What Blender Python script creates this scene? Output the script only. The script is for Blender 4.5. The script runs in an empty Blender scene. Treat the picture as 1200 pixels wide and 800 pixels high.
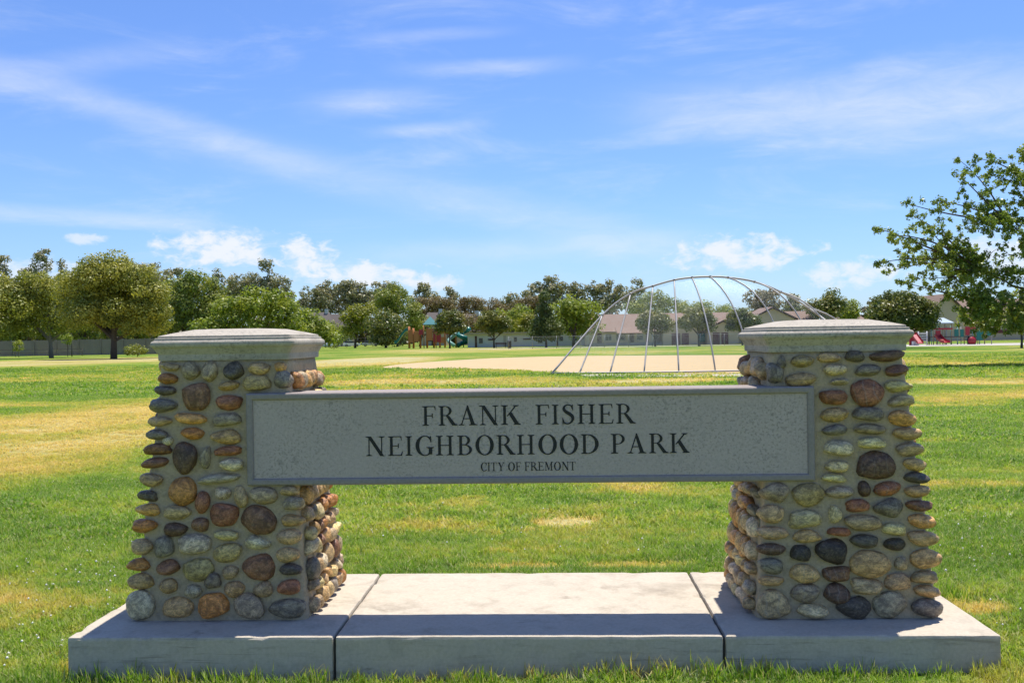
import bpy, math, random
import numpy as np
from mathutils import Vector, Matrix, noise as mnoise

# ------------------------------------------------------------------ camera, sky, sun, exposure
S = bpy.context.scene
COL = S.collection
R = math.radians
FPX = 1200.0
YAW, PITCH, ROLL = 0.0430, -0.0030, 0.0150
CAM = np.array([0.145, -4.608, 1.530])
_cy, _sy, _cp, _sp, _cr, _sr = math.cos(YAW), math.sin(YAW), math.cos(PITCH), math.sin(PITCH), math.cos(ROLL), math.sin(ROLL)
FW = np.array([-_sy * _cp, _cy * _cp, _sp]); RT0 = np.array([_cy, _sy, 0.0]); UP0 = np.cross(RT0, FW)
RT = _cr * RT0 - _sr * UP0; UP = _sr * RT0 + _cr * UP0
cd = bpy.data.cameras.new('camera'); cam = bpy.data.objects.new('camera', cd); COL.objects.link(cam)
cd.sensor_width = 36.0; cd.lens = 36.0 * FPX / 1200.0; cd.clip_start = 0.05; cd.clip_end = 6000
cam.matrix_world = Matrix(((RT[0], UP[0], -FW[0], CAM[0]), (RT[1], UP[1], -FW[1], CAM[1]), (RT[2], UP[2], -FW[2], CAM[2]), (0, 0, 0, 1)))
S.camera = cam

SUN_EL, SUN_AZ = R(73), R(30)          # azimuth from +Y towards +X
SKY_STRENGTH, SUN_STRENGTH, EXPOSURE = 0.122, 3.5, 0.90
S.view_settings.view_transform = 'Standard'; S.view_settings.look = 'None'
S.view_settings.exposure = EXPOSURE; S.view_settings.gamma = 1.0
S.view_settings.use_curve_mapping = False
S.cycles.max_bounces = 4; S.cycles.diffuse_bounces = 2; S.cycles.glossy_bounces = 2; S.cycles.use_adaptive_sampling = True; S.cycles.adaptive_threshold = 0.02; S.cycles.transparent_max_bounces = 24
S.cycles.use_denoising = True

w = bpy.data.worlds.new('World'); S.world = w; w.use_nodes = True
nt = w.node_tree; nt.nodes.clear()


class NG:
    """small wrapper that wires shader nodes"""
    def __init__(s, tree): s.t = tree
    def n(s, typ, **kw):
        nd = s.t.nodes.new(typ)
        for k, v in kw.items(): setattr(nd, k, v)
        return nd
    def put(s, sock, v):
        if v is None: return
        if isinstance(v, bpy.types.NodeSocket): s.t.links.new(v, sock)
        else: sock.default_value = v
    def m(s, op, a=None, b=None, c=None, clamp=False):
        nd = s.n('ShaderNodeMath', operation=op, use_clamp=clamp)
        for i, v in enumerate((a, b, c)): s.put(nd.inputs[i], v)
        return nd.outputs[0]
    def mix(s, f, a, b, blend='MIX'):
        nd = s.n('ShaderNodeMix', data_type='RGBA', blend_type=blend)
        s.put(nd.inputs[0], f); s.put(nd.inputs[6], col4(a)); s.put(nd.inputs[7], col4(b))
        return nd.outputs[2]
    def noise(s, vec, scale, detail=3, rough=0.55, dist=0.0, out=0):
        nd = s.n('ShaderNodeTexNoise'); s.put(nd.inputs['Vector'], vec)
        nd.inputs['Scale'].default_value = scale; nd.inputs['Detail'].default_value = detail
        nd.inputs['Roughness'].default_value = rough; nd.inputs['Distortion'].default_value = dist
        return nd.outputs[out]
    def ramp(s, fac, stops, interp='LINEAR'):
        nd = s.n('ShaderNodeValToRGB'); e = nd.color_ramp; e.interpolation = interp
        while len(e.elements) < len(stops): e.elements.new(0.5)
        for el, (p, c) in zip(e.elements, stops): el.position = p; el.color = col4(c)
        s.put(nd.inputs[0], fac); return nd.outputs[0]
    def rng(s, v, a, b, c=0.0, d=1.0, smooth=False):
        nd = s.n('ShaderNodeMapRange', interpolation_type='SMOOTHSTEP' if smooth else 'LINEAR')
        for i, x in enumerate((v, a, b, c, d)): s.put(nd.inputs[i], x)
        return nd.outputs[0]
    def mapv(s, vec, scale=(1, 1, 1), loc=(0, 0, 0), rot=(0, 0, 0)):
        nd = s.n('ShaderNodeMapping'); s.put(nd.inputs[0], vec)
        nd.inputs[1].default_value = loc; nd.inputs[2].default_value = rot; nd.inputs[3].default_value = scale
        return nd.outputs[0]


def col4(c):
    if isinstance(c, bpy.types.NodeSocket): return c
    if isinstance(c, (int, float)): return (c, c, c, 1)
    return tuple(c) if len(c) == 4 else tuple(c) + (1,)


def px_dir(px, py):
    d = FW + RT * (px - 600) / FPX + UP * (400 - py) / FPX
    return d / np.linalg.norm(d)


def azel(px, py):
    d = px_dir(px, py); return math.atan2(d[0], d[1]), math.asin(d[2])


g = NG(nt)
sky = g.n('ShaderNodeTexSky', sky_type='NISHITA'); sky.sun_disc = False
sky.sun_elevation = SUN_EL; sky.sun_rotation = SUN_AZ; sky.altitude = 10; sky.air_density = 1.0; sky.dust_density = 0.4; sky.ozone_density = 2.2
tc = g.n('ShaderNodeTexCoord'); sep = g.n('ShaderNodeSeparateXYZ'); g.put(sep.inputs[0], tc.outputs['Generated'])
X, Y, Z = sep.outputs
AZ = g.m('ARCTAN2', X, Y); EL = g.m('ARCSINE', g.m('MINIMUM', g.m('MAXIMUM', Z, -1.0), 1.0))
cmb = g.n('ShaderNodeCombineXYZ'); g.put(cmb.inputs[0], AZ); g.put(cmb.inputs[1], EL)
AE = cmb.outputs[0]
n_wisp = g.noise(g.mapv(AE, (3.0, 13.0, 1), rot=(0, 0, 0.33)), 1.6, 7, 0.62, 0.5)
n_fine = g.noise(g.mapv(AE, (9, 30.0, 1), rot=(0, 0, 0.28)), 1.5, 6, 0.65, 0.6)
n_puff = g.noise(g.mapv(AE, (46, 80, 1)), 1.0, 8, 0.62, 0.3)
# thin high veil over the whole sky, denser in ragged streaks
veil = g.m('MULTIPLY', g.rng(n_wisp, 0.46, 0.78, smooth=True), g.rng(n_fine, 0.28, 0.72, 0.35, 1.0))
veil = g.m('MULTIPLY', veil, 0.38)


def streak(p0, p1, width, amount, soft=0.25):
    a0, e0 = azel(*p0); a1, e1 = azel(*p1)
    L = math.hypot(a1 - a0, e1 - e0); ux, uy = (a1 - a0) / L, (e1 - e0) / L
    u = g.m('ADD', g.m('MULTIPLY', g.m('SUBTRACT', AZ, a0), ux / L), g.m('MULTIPLY', g.m('SUBTRACT', EL, e0), uy / L))
    v = g.m('ADD', g.m('MULTIPLY', g.m('SUBTRACT', AZ, a0), -uy), g.m('MULTIPLY', g.m('SUBTRACT', EL, e0), ux))
    v = g.m('ADD', v, g.m('MULTIPLY', g.m('SUBTRACT', n_wisp, 0.5), width * 1.6))
    fall = g.rng(g.m('ABSOLUTE', v), width, 0.0, 0, 1, True)
    ends = g.m('MULTIPLY', g.rng(u, -soft, soft, 0, 1, True), g.rng(u, 1 + soft, 1 - soft, 0, 1, True))
    k = g.m('MULTIPLY', g.m('MULTIPLY', fall, ends), g.rng(n_fine, 0.25, 0.7, 0.35, 1.0))
    return g.m('MULTIPLY', k, amount)


def puff(c, rx, ry, amount, lo=0.0):
    a0, e0 = azel(*c); rx /= FPX; ry /= FPX
    u = g.m('DIVIDE', g.m('SUBTRACT', AZ, a0), rx); v = g.m('DIVIDE', g.m('SUBTRACT', EL, e0), ry)
    r2 = g.m('ADD', g.m('MULTIPLY', u, u), g.m('MULTIPLY', v, v))
    k = g.m('SUBTRACT', g.m('ADD', g.m('SUBTRACT', 1.0, r2), g.m('MULTIPLY', g.m('SUBTRACT', n_puff, 0.5), 3.6)), 0.1)
    return g.m('MULTIPLY', g.rng(k, lo, 1.1, 0, 1, True), amount)


cl = veil
for a in (streak((-60, 65), (330, 190), 0.022, 0.36), streak((240, 170), (820, 295), 0.030, 0.30), streak((-80, 240), (230, 262), 0.011, 0.40),
          streak((770, 135), (1250, 95), 0.040, 0.45), streak((930, 150), (1300, 130), 0.05, 0.40), streak((500, 82), (640, 78), 0.011, 0.45, 0.5),
          streak((380, 125), (490, 116), 0.018, 0.43, 0.5), streak((450, 155), (540, 148), 0.009, 0.36, 0.5), streak((440, 300), (800, 285), 0.018, 0.29),
          streak((-50, 100), (200, 60), 0.02, 0.22), streak((440, 45), (570, 38), 0.009, 0.29, .5),
          puff((258, 292), 77, 29, 0.97), puff((360, 300), 42, 27, 0.97), puff((425, 322), 106, 17, 0.97), puff((512, 332), 37, 13, 0.76),
          puff((868, 297), 92, 25, 0.92), puff((998, 320), 62, 21, 0.76), puff((40, 325), 75, 27, 0.81), puff((1180, 300), 75, 29, 0.76), puff((100, 280), 27, 8, 0.65)):
    cl = g.m('SUBTRACT', 1.0, g.m('MULTIPLY', g.m('SUBTRACT', 1.0, cl), g.m('SUBTRACT', 1.0, a)))
cl = g.m('MULTIPLY', cl, g.rng(EL, 0.0, 0.03, 0.4, 1.0))
cl = g.m('MINIMUM', cl, 0.97)
tint = g.mix(1.0, sky.outputs[0], (0.405, 0.52, 0.765), 'MULTIPLY')
skyc = g.mix(cl, tint, (3.9, 4.1, 4.5))
bg = g.n('ShaderNodeBackground'); g.put(bg.inputs[0], skyc); bg.inputs[1].default_value = SKY_STRENGTH
wo = g.n('ShaderNodeOutputWorld'); nt.links.new(bg.outputs[0], wo.inputs[0])

sd = bpy.data.lights.new('sun', 'SUN'); sun = bpy.data.objects.new('sun', sd); COL.objects.link(sun)
sd.energy = SUN_STRENGTH; sd.angle = R(0.53); sd.color = (1.0, 0.955, 0.88)
sdir = Vector((math.sin(SUN_AZ) * math.cos(SUN_EL), math.cos(SUN_AZ) * math.cos(SUN_EL), math.sin(SUN_EL)))
sun.rotation_euler = sdir.to_track_quat('Z', 'Y').to_euler(); sun.location = (20, 20, 40)

# ------------------------------------------------------------------ geometry helpers
def hor(px): return 400 + FPX * math.tan(PITCH) - (px - 600) * ROLL
def dist(px, py): return CAM[2] * FPX / (py - hor(px))
def pt(px, py, d): return CAM + d * (FW + RT * (px - 600) / FPX + UP * (400 - py) / FPX)
def gp(px, d):
    p = pt(px, 400, d); return np.array([p[0], p[1], 0.0])
def zat(px, py, d): return pt(px, py, d)[2]


def mesh(name, V, F, mat=None, smooth=False):
    me = bpy.data.meshes.new(name)
    me.from_pydata([tuple(v) for v in V], [], [tuple(f) for f in F])
    if mat: me.materials.append(mat)
    if smooth: me.polygons.foreach_set('use_smooth', [True] * len(me.polygons))
    me.update(); return me


def fast_polys(name, V, k, mat, smooth=False):
    """V: (n*k,3) array, every k consecutive vertices make one face"""
    V = np.asarray(V, dtype=np.float32); n = len(V) // k
    me = bpy.data.meshes.new(name)
    me.vertices.add(len(V)); me.vertices.foreach_set('co', V.ravel())
    me.loops.add(n * k); me.loops.foreach_set('vertex_index', np.arange(n * k, dtype=np.int32))
    me.polygons.add(n); me.polygons.foreach_set('loop_start', np.arange(0, n * k, k, dtype=np.int32))
    me.polygons.foreach_set('loop_total', np.full(n, k, dtype=np.int32))
    me.materials.append(mat); me.update(calc_edges=True); return me


def ob(name, me, parent=None, loc=(0, 0, 0), rot=(0, 0, 0), scale=(1, 1, 1)):
    o = bpy.data.objects.new(name, me); COL.objects.link(o)
    o.parent = parent; o.location = loc; o.rotation_euler = rot; o.scale = scale; return o


def tag(o, label=None, cat=None, group=None, kind=None):
    if label: o['label'] = label
    if cat: o['category'] = cat
    if group: o['group'] = group
    if kind: o['kind'] = kind
    return o


def thing(name, label, cat, loc=(0, 0, 0), rz=0.0, group=None):
    o = ob(name, None, None, tuple(loc), (0, 0, rz)); o.empty_display_size = 0.3
    return tag(o, label, cat, group)


class MB:
    """collects shapes for one mesh"""
    def __init__(s): s.V = []; s.F = []
    def add(s, V, F):
        b = len(s.V); s.V += [tuple(map(float, v)) for v in V]; s.F += [tuple(i + b for i in f) for f in F]; return s
    def box(s, x0, y0, z0, x1, y1, z1):
        return s.add([(x0, y0, z0), (x1, y0, z0), (x1, y1, z0), (x0, y1, z0), (x0, y0, z1), (x1, y0, z1), (x1, y1, z1), (x0, y1, z1)],
                     [(0, 3, 2, 1), (4, 5, 6, 7), (0, 1, 5, 4), (1, 2, 6, 5), (2, 3, 7, 6), (3, 0, 4, 7)])
    def tube(s, P, rad, n=8, caps=True):
        P = [np.array(p, float) for p in P]
        if not hasattr(rad, '__len__'): rad = [rad] * len(P)
        V = []; F = []; ref = None
        for i, p in enumerate(P):
            t = P[min(i + 1, len(P) - 1)] - P[max(i - 1, 0)]; t = t / (np.linalg.norm(t) + 1e-9)
            if ref is None: ref = np.array([1.0, 0, 0]) if abs(t[0]) < .8 else np.array([0, 1.0, 0])
            a = ref - t * (ref @ t); a /= np.linalg.norm(a) + 1e-9; b = np.cross(t, a); ref = a
            for k in range(n):
                an = 2 * math.pi * k / n; V.append(p + rad[i] * (a * math.cos(an) + b * math.sin(an)))
        for i in range(len(P) - 1):
            for k in range(n):
                k2 = (k + 1) % n; F.append((i * n + k, i * n + k2, (i + 1) * n + k2, (i + 1) * n + k))
        if caps: F.append(tuple(range(n - 1, -1, -1))); F.append(tuple((len(P) - 1) * n + k for k in range(n)))
        return s.add(V, F)
    def prism(s, poly, y0, y1):
        """poly: (x,z) outline, extruded from y0 to y1"""
        n = len(poly); V = [(x, y0, z) for x, z in poly] + [(x, y1, z) for x, z in poly]
        F = [tuple(range(n)), tuple(range(2 * n - 1, n - 1, -1))] + [((i + 1) % n, i, n + i, n + (i + 1) % n) for i in range(n)]
        return s.add(V, F)
    def build(s, name, mat, parent=None, smooth=False, bevel=0.0, **kw):
        me = mesh(name, s.V, s.F, mat, smooth)
        if bevel:
            import bmesh
            bm = bmesh.new(); bm.from_mesh(me)
            bmesh.ops.bevel(bm, geom=bm.edges[:], offset=bevel, segments=2, affect='EDGES', profile=0.6)
            bm.to_mesh(me); bm.free()
        return ob(name, me, parent, **kw)


# ------------------------------------------------------------------ materials
def newmat(name):
    m = bpy.data.materials.new(name); m.use_nodes = True; m.node_tree.nodes.clear()
    return m, NG(m.node_tree)


def finish(g, shader, disp=None):
    o = g.n('ShaderNodeOutputMaterial'); g.t.links.new(shader, o.inputs[0])


def pbsdf(g, color, rough=0.7, bump=None, bstr=0.3, bdist=0.01, metal=0.0, spec=0.5):
    p = g.n('ShaderNodeBsdfPrincipled'); g.put(p.inputs['Base Color'], col4(color) if not isinstance(color, bpy.types.NodeSocket) else color)
    g.put(p.inputs['Roughness'], rough); p.inputs['Metallic'].default_value = metal
    p.inputs['Specular IOR Level'].default_value = spec
    if bump is not None:
        b = g.n('ShaderNodeBump'); b.inputs['Strength'].default_value = bstr; b.inputs['Distance'].default_value = bdist
        g.put(b.inputs['Height'], bump); g.t.links.new(b.outputs[0], p.inputs['Normal'])
    return p.outputs[0]


def simple(name, color, rough=0.6, var=0.12, scale=3.0, metal=0.0, spec=0.4):
    m, g = newmat(name)
    tc = g.n('ShaderNodeTexCoord'); nz = g.noise(tc.outputs['Object'], scale, 5, 0.6)
    c = g.mix(nz, tuple(x * (1 - var) for x in color), tuple(min(1, x * (1 + var)) for x in color))
    finish(g, pbsdf(g, c, rough, nz, 0.15, 0.02, metal, spec)); return m


def lawn_color(g):
    """green turf with dry straw patches, from world position; shared by the ground sheet and the blades"""
    geo = g.n('ShaderNodeNewGeometry'); P = geo.outputs['Position']
    sp = g.n('ShaderNodeSeparateXYZ'); g.put(sp.inputs[0], P)
    x, y = sp.outputs[0], sp.outputs[1]
    big = g.noise(g.mapv(P, (0.10, 0.16, 0)), 1.0, 4, 0.6, 0.8)
    mid = g.noise(g.mapv(P, (0.7, 1.1, 0)), 1.0, 4, 0.6, 0.4)
    fin = g.noise(g.mapv(P, (7, 9, 0)), 1.0, 3, 0.6)
    dry = g.rng(big, 0.38, 0.68, 0.0, 0.62, True)
    # worn and dry patches of the lawn (centre x, y, radius x, radius y, amount)
    for cx, cy, rx, ry, am in LAWN_DRY:
        u = g.m('DIVIDE', g.m('SUBTRACT', x, cx), rx); v = g.m('DIVIDE', g.m('SUBTRACT', y, cy), ry)
        r2 = g.m('ADD', g.m('MULTIPLY', u, u), g.m('MULTIPLY', v, v))
        r2 = g.m('ADD', r2, g.m('MULTIPLY', g.m('SUBTRACT', mid, 0.5), 2.2)); r2 = g.m('ADD', r2, g.m('MULTIPLY', g.m('SUBTRACT', big, 0.5), 1.6))
        dry = g.m('ADD', dry, g.rng(r2, 1.3, 0.1, 0, am, True))
    dry = g.m('ADD', dry, g.m('MULTIPLY', g.m('SUBTRACT', fin, 0.5), 1.0))
    dry = g.m('ADD', dry, g.m('MULTIPLY', g.m('SUBTRACT', mid, 0.5), 1.2))
    c = g.ramp(dry, [(0.0, (0.170, 0.292, 0.029)), (0.22, (0.298, 0.410, 0.045)), (0.5, (0.564, 0.484, 0.094)), (0.8, (0.809, 0.566, 0.205)), (1.0, (0.850, 0.664, 0.341))])
    return c, dry, fin


# dry patches, read off the photograph's lawn at their real places
def _dp(px, py, wpx, hpx, am):
    d = dist(px, py); c = gp(px, d); d1 = dist(px, py + hpx); d0 = dist(px, py - hpx)
    return (float(c[0]), float(c[1]), wpx * d / FPX, (d0 - d1) / 2, am)
LAWN_DRY = [_dp(130, 492, 190, 32, .48), _dp(10, 545, 140, 50, .42), _dp(60, 424, 180, 5, .7), _dp(430, 423, 90, 6, .8), _dp(590, 446, 90, 5, .6),
            _dp(660, 612, 40, 6, .95), _dp(600, 666, 60, 4, .7), _dp(740, 665, 70, 4, .6), _dp(1150, 447, 120, 5, .65), _dp(1090, 425, 60, 4, .5),
            _dp(460, 448, 90, 5, .4), _dp(775, 446, 110, 3, .6), _dp(1120, 470, 60, 5, .45), _dp(545, 410, 120, 3, .4), _dp(740, 570, 50, 12, .35),
            _dp(1140, 720, 40, 10, .5), _dp(100, 775, 40, 14, .45), _dp(600, 795, 500, 5, .5), _dp(560, 590, 60, 8, .3), _dp(780, 411, 200, 3, .25)]


def ground_mat():
    m, g = newmat('turf_soil')
    c, dry, fin = lawn_color(g)
    geo = g.n('ShaderNodeNewGeometry')
    f2 = g.noise(g.mapv(geo.outputs['Position'], (26, 14, 0)), 1.0, 3, 0.7)
    f3 = g.noise(g.mapv(geo.outputs['Position'], (2.6, 0.9, 0)), 1.0, 5, 0.7)
    c = g.mix(g.rng(f2, 0.3, 0.7), g.mix(1.0, c, (0.60, 0.64, 0.60), 'MULTIPLY'), c)
    c = g.mix(g.rng(f3, 0.35, 0.7), g.mix(1.0, c, (0.72, 0.80, 0.72), 'MULTIPLY'), c)
    c = g.mix(1.0, c, (0.70, 0.74, 0.74), 'MULTIPLY')  # whole sheet darkened, standing in for the shade blades cast on each other
    finish(g, pbsdf(g, c, 0.95, f2, 0.8, 0.03, spec=0.1)); return m


def blade_mat():
    m, g = newmat('grass_blades')
    c, dry, fin = lawn_color(g)
    geo = g.n('ShaderNodeNewGeometry'); ri = geo.outputs['Random Per Island']
    c = g.mix(g.rng(ri, 0.0, 1.0, 0.0, 0.5), c, g.mix(1.0, c, (0.62, 0.72, 0.6), 'MULTIPLY'))
    c = g.mix(g.rng(ri, 0.78, 0.9, 0.0, 0.75), c, (0.60, 0.53, 0.28))
    d = g.n('ShaderNodeBsdfPrincipled'); g.put(d.inputs['Base Color'], c); d.inputs['Roughness'].default_value = 0.5; d.inputs['Specular IOR Level'].default_value = 0.25
    t = g.n('ShaderNodeBsdfTranslucent'); g.put(t.inputs[0], g.mix(1.0, c, (1.15, 1.2, 0.7), 'MULTIPLY'))
    mx = g.n('ShaderNodeMixShader'); mx.inputs[0].default_value = 0.5
    g.t.links.new(d.outputs[0], mx.inputs[1]); g.t.links.new(t.outputs[0], mx.inputs[2]); finish(g, mx.outputs[0]); return m


def leaf_mat(name, c0, c1, c2=None, trans=0.35, rough=0.5):
    m, g = newmat(name)
    geo = g.n('ShaderNodeNewGeometry'); ri = geo.outputs['Random Per Island']
    nz = g.noise(geo.outputs['Position'], 0.45, 3, 0.6)
    c = g.mix(ri, c0, c1)
    c = g.mix(g.rng(nz, 0.42, 0.66), c, c2 or tuple(x * 1.25 for x in c1))
    d = g.n('ShaderNodeBsdfPrincipled'); g.put(d.inputs['Base Color'], c); d.inputs['Roughness'].default_value = rough; d.inputs['Specular IOR Level'].default_value = 0.35
    t = g.n('ShaderNodeBsdfTranslucent'); g.put(t.inputs[0], g.mix(1.0, c, (1.2, 1.25, 0.7), 'MULTIPLY'))
    mx = g.n('ShaderNodeMixShader'); mx.inputs[0].default_value = trans
    g.t.links.new(d.outputs[0], mx.inputs[1]); g.t.links.new(t.outputs[0], mx.inputs[2]); finish(g, mx.outputs[0]); return m


def concrete_mat(name, c0, c1, speck=0.0, stain=0.4, scale=1.0):
    m, g = newmat(name)
    tc = g.n('ShaderNodeTexCoord'); P = tc.outputs['Object']
    a = g.noise(P, 2.2 * scale, 6, 0.65, 0.4); b = g.noise(P, 60 * scale, 4, 0.7); s = g.noise(g.mapv(P, (1.2, 1.2, 9)), 2.6, 5, 0.65, 0.3)
    c = g.mix(a, c0, c1)
    c = g.mix(g.rng(b, 0.35, 0.7, 0, 0.35), c, tuple(x * 0.6 for x in c0))
    c = g.mix(g.rng(s, 0.56, 0.78, 0, stain), c, (0.14, 0.105, 0.065))
    st = g.noise(g.mapv(P, (2.2, 2.2, 34)), 1.0, 5, 0.7, 0.5); st2 = g.noise(P, 1.7, 3, 0.6)
    c = g.mix(g.m('MULTIPLY', g.rng(st, 0.57, 0.66), g.rng(st2, 0.45, 0.62, 0.0, stain)), c, (0.10, 0.075, 0.045))
    mo = g.noise(P, 9, 6, 0.7); c = g.mix(g.rng(mo, 0.5, 0.72, 0.0, 0.35 * (stain > 0.4)), c, tuple(x * 0.45 for x in c0))
    if speck:
        sp = g.noise(P, 85, 2, 0.5); q = g.noise(P, 28, 3, 0.6); r = g.noise(P, 3.0, 4, 0.6)
        k = g.m('MULTIPLY', g.rng(sp, 0.54, 0.62), g.rng(r, 0.40, 0.60, 0.25, 1.0))
        k2 = g.m('MULTIPLY', g.rng(q, 0.56, 0.66), g.rng(r, 0.45, 0.62, 0.1, 0.8))
        c = g.mix(g.m('MULTIPLY', k, speck), c, (0.13, 0.125, 0.105)); c = g.mix(g.m('MULTIPLY', k2, speck), c, (0.14, 0.135, 0.11))
    finish(g, pbsdf(g, c, 0.85, g.m('ADD', b, g.m('MULTIPLY', a, 0.5)), 0.35, 0.006, spec=0.3)); return m


def stone_mat():
    m, g = newmat('river_cobble')
    oi = g.n('ShaderNodeObjectInfo'); tc = g.n('ShaderNodeTexCoord')
    off = g.n('ShaderNodeVectorMath', operation='ADD'); g.put(off.inputs[0], tc.outputs['Object'])
    mul = g.m('MULTIPLY', oi.outputs['Random'], 57.0); cb = g.n('ShaderNodeCombineXYZ'); g.put(cb.inputs[0], mul); g.put(cb.inputs[1], g.m('MULTIPLY', oi.outputs['Random'], 23.0))
    g.put(off.inputs[1], cb.outputs[0]); P = off.outputs[0]
    base = oi.outputs['Color']
    a = g.noise(P, 1.5, 5, 0.65, 0.8); b = g.noise(P, 5, 6, 0.75, 0.3); s = g.noise(P, 17, 3, 0.6)
    vein = g.n('ShaderNodeTexWave'); g.put(vein.inputs[0], P); vein.inputs['Scale'].default_value = 0.45; vein.inputs['Distortion'].default_value = 7; vein.inputs['Detail'].default_value = 3
    c = g.mix(g.rng(a, 0.40, 0.60), g.mix(1.0, base, (0.52, 0.48, 0.46), 'MULTIPLY'), g.mix(1.0, base, (1.38, 1.33, 1.20), 'MULTIPLY'))
    c = g.mix(g.rng(b, 0.48, 0.62, 0, 0.75), c, g.mix(1.0, base, (0.40, 0.37, 0.36), 'MULTIPLY'))
    c = g.mix(g.rng(b, 0.46, 0.32, 0, 0.7), c, g.mix(0.45, base, (0.52, 0.42, 0.27)))
    c = g.mix(g.m('MULTIPLY', g.rng(vein.outputs[1], 0.93, 1.0), g.rng(oi.outputs['Random'], 0.75, 0.85, 0.0, 0.22)), c, (0.45, 0.40, 0.32))
    c = g.mix(g.rng(s, 0.56, 0.64, 0, 0.65), c, g.mix(1.0, base, (0.3, 0.3, 0.3), 'MULTIPLY'))
    finish(g, pbsdf(g, c, g.rng(b, 0.3, 0.7, 0.32, 0.6), g.m('ADD', b, g.m('MULTIPLY', s, 0.5)), 0.3, 0.05, spec=0.5)); return m


def mortar_mat():
    m, g = newmat('mortar')
    tc = g.n('ShaderNodeTexCoord'); P = tc.outputs['Object']
    a = g.noise(P, 5, 5, 0.65); b = g.noise(P, 90, 4, 0.7); c_ = g.noise(P, 28, 4, 0.6)
    c = g.mix(a, (0.416, 0.319, 0.194), (0.612, 0.481, 0.311)); c = g.mix(g.rng(b, 0.4, 0.75, 0, 0.5), c, (0.243, 0.184, 0.112)); c = g.mix(g.rng(c_, 0.52, 0.7, 0, 0.45), c, (0.231, 0.178, 0.112))
    finish(g, pbsdf(g, c, 0.95, g.m('ADD', b, c_), 0.6, 0.008, spec=0.15)); return m


def net_mat(name, cell, wire, color):
    """woven wire: opaque strands on a see-through sheet, in the sheet's own coordinates (UV in metres)"""
    m, g = newmat(name)
    tc = g.n('ShaderNodeTexCoord'); sp = g.n('ShaderNodeSeparateXYZ'); g.put(sp.inputs[0], tc.outputs['UV'])
    a = g.m('ADD', sp.outputs[0], sp.outputs[1]); b = g.m('SUBTRACT', sp.outputs[0], sp.outputs[1])
    def line(v): return g.m('LESS_THAN', g.m('ABSOLUTE', g.m('SUBTRACT', g.m('FRACT', g.m('DIVIDE', v, cell)), 0.5)), wire / cell / 2)
    k = g.m('MAXIMUM', line(a), line(b))
    p = g.n('ShaderNodeBsdfPrincipled'); p.inputs['Base Color'].default_value = col4(color); p.inputs['Metallic'].default_value = 0.6; p.inputs['Roughness'].default_value = 0.5
    t = g.n('ShaderNodeBsdfTransparent'); mx = g.n('ShaderNodeMixShader'); g.put(mx.inputs[0], k)
    g.t.links.new(t.outputs[0], mx.inputs[1]); g.t.links.new(p.outputs[0], mx.inputs[2]); finish(g, mx.outputs[0]); return m


M_ground = ground_mat(); M_blade = blade_mat(); M_stone = stone_mat(); M_mortar = mortar_mat()
M_slab = concrete_mat('slab_concrete', (0.474, 0.408, 0.310), (0.585, 0.509, 0.399), 0.0, 0.55)
M_cap = concrete_mat('cap_concrete', (0.40, 0.35, 0.275), (0.53, 0.47, 0.38), 0.45, 0.6)
M_panel = concrete_mat('panel_concrete', (0.467, 0.383, 0.334), (0.570, 0.470, 0.410), 0.42, 0.12)
M_frame = concrete_mat('panel_frame_concrete', (0.280, 0.238, 0.211), (0.370, 0.315, 0.279), 0.2, 0.15)
M_letter = simple('black_letter_paint', (0.012, 0.012, 0.014), 0.55, 0.2, 30)
M_steel = simple('galvanised_pipe', (0.34, 0.33, 0.315), 0.55, 0.15, 6, 0.35)
M_bark = simple('grey_brown_bark', (0.11, 0.085, 0.065), 0.9, 0.35, 9, spec=0.1)
M_bark_pale = simple('pale_bark', (0.24, 0.205, 0.17), 0.9, 0.3, 6, spec=0.1)

# ------------------------------------------------------------------ ground
def gz(x, y):
    """gentle lie of the land round the sign"""
    x = np.asarray(x, float); y = np.asarray(y, float)
    f = np.exp(-((y / 5.0) ** 2)) * np.exp(-((x / 9.0) ** 2))
    return np.clip(0.012 * x, -0.03, 0.035) * f + 0.012 * np.sin(x * 1.7 + 0.6 * y) * np.sin(y * 1.3 - 0.4 * x) * np.clip((np.hypot(x / 2.6, (y - .6) / 1.4) - 1), 0, 1)


xs = np.concatenate([[-2500, -900, -400, -200, -100, -60, -35, -22], np.linspace(-15, 15, 101), [22, 35, 60, 100, 200, 400, 900, 2500]])
ys = np.concatenate([[-1500, -400, -100, -30, -12], np.linspace(-6, 22, 95), [28, 36, 50, 75, 110, 160, 240, 400, 900, 3000]])
GX, GY = np.meshgrid(xs, ys); GZ = gz(GX, GY)
nx = len(xs); V = np.stack([GX.ravel(), GY.ravel(), GZ.ravel()], 1)
F = [(j * nx + i, j * nx + i + 1, (j + 1) * nx + i + 1, (j + 1) * nx + i) for j in range(len(ys) - 1) for i in range(nx - 1)]
tag(ob('ground', mesh('ground', V, F, M_ground, True)), 'sunny park lawn of green and dry grass', None, kind='structure')

# ------------------------------------------------------------------ the sign: slab, two cobble pillars, panel
HS = 0.188
XL, XR, DS, JL, JR = -2.12, 2.092, 1.258, -0.884, 0.877
P0, PD, XO, XI, TH, TO, TI, TF, TB = 0.279, 0.799, 1.928, 1.078, 1.264, 0.119, 0.099, 0.102, 0.092
Q, PB, PT, HW = 0.305, 0.645, 1.093, 1.366
sign = thing('park_sign', 'park name sign of grey concrete panel between two cobblestone pillars on a slab', 'sign', (0, 0, 0))


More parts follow.
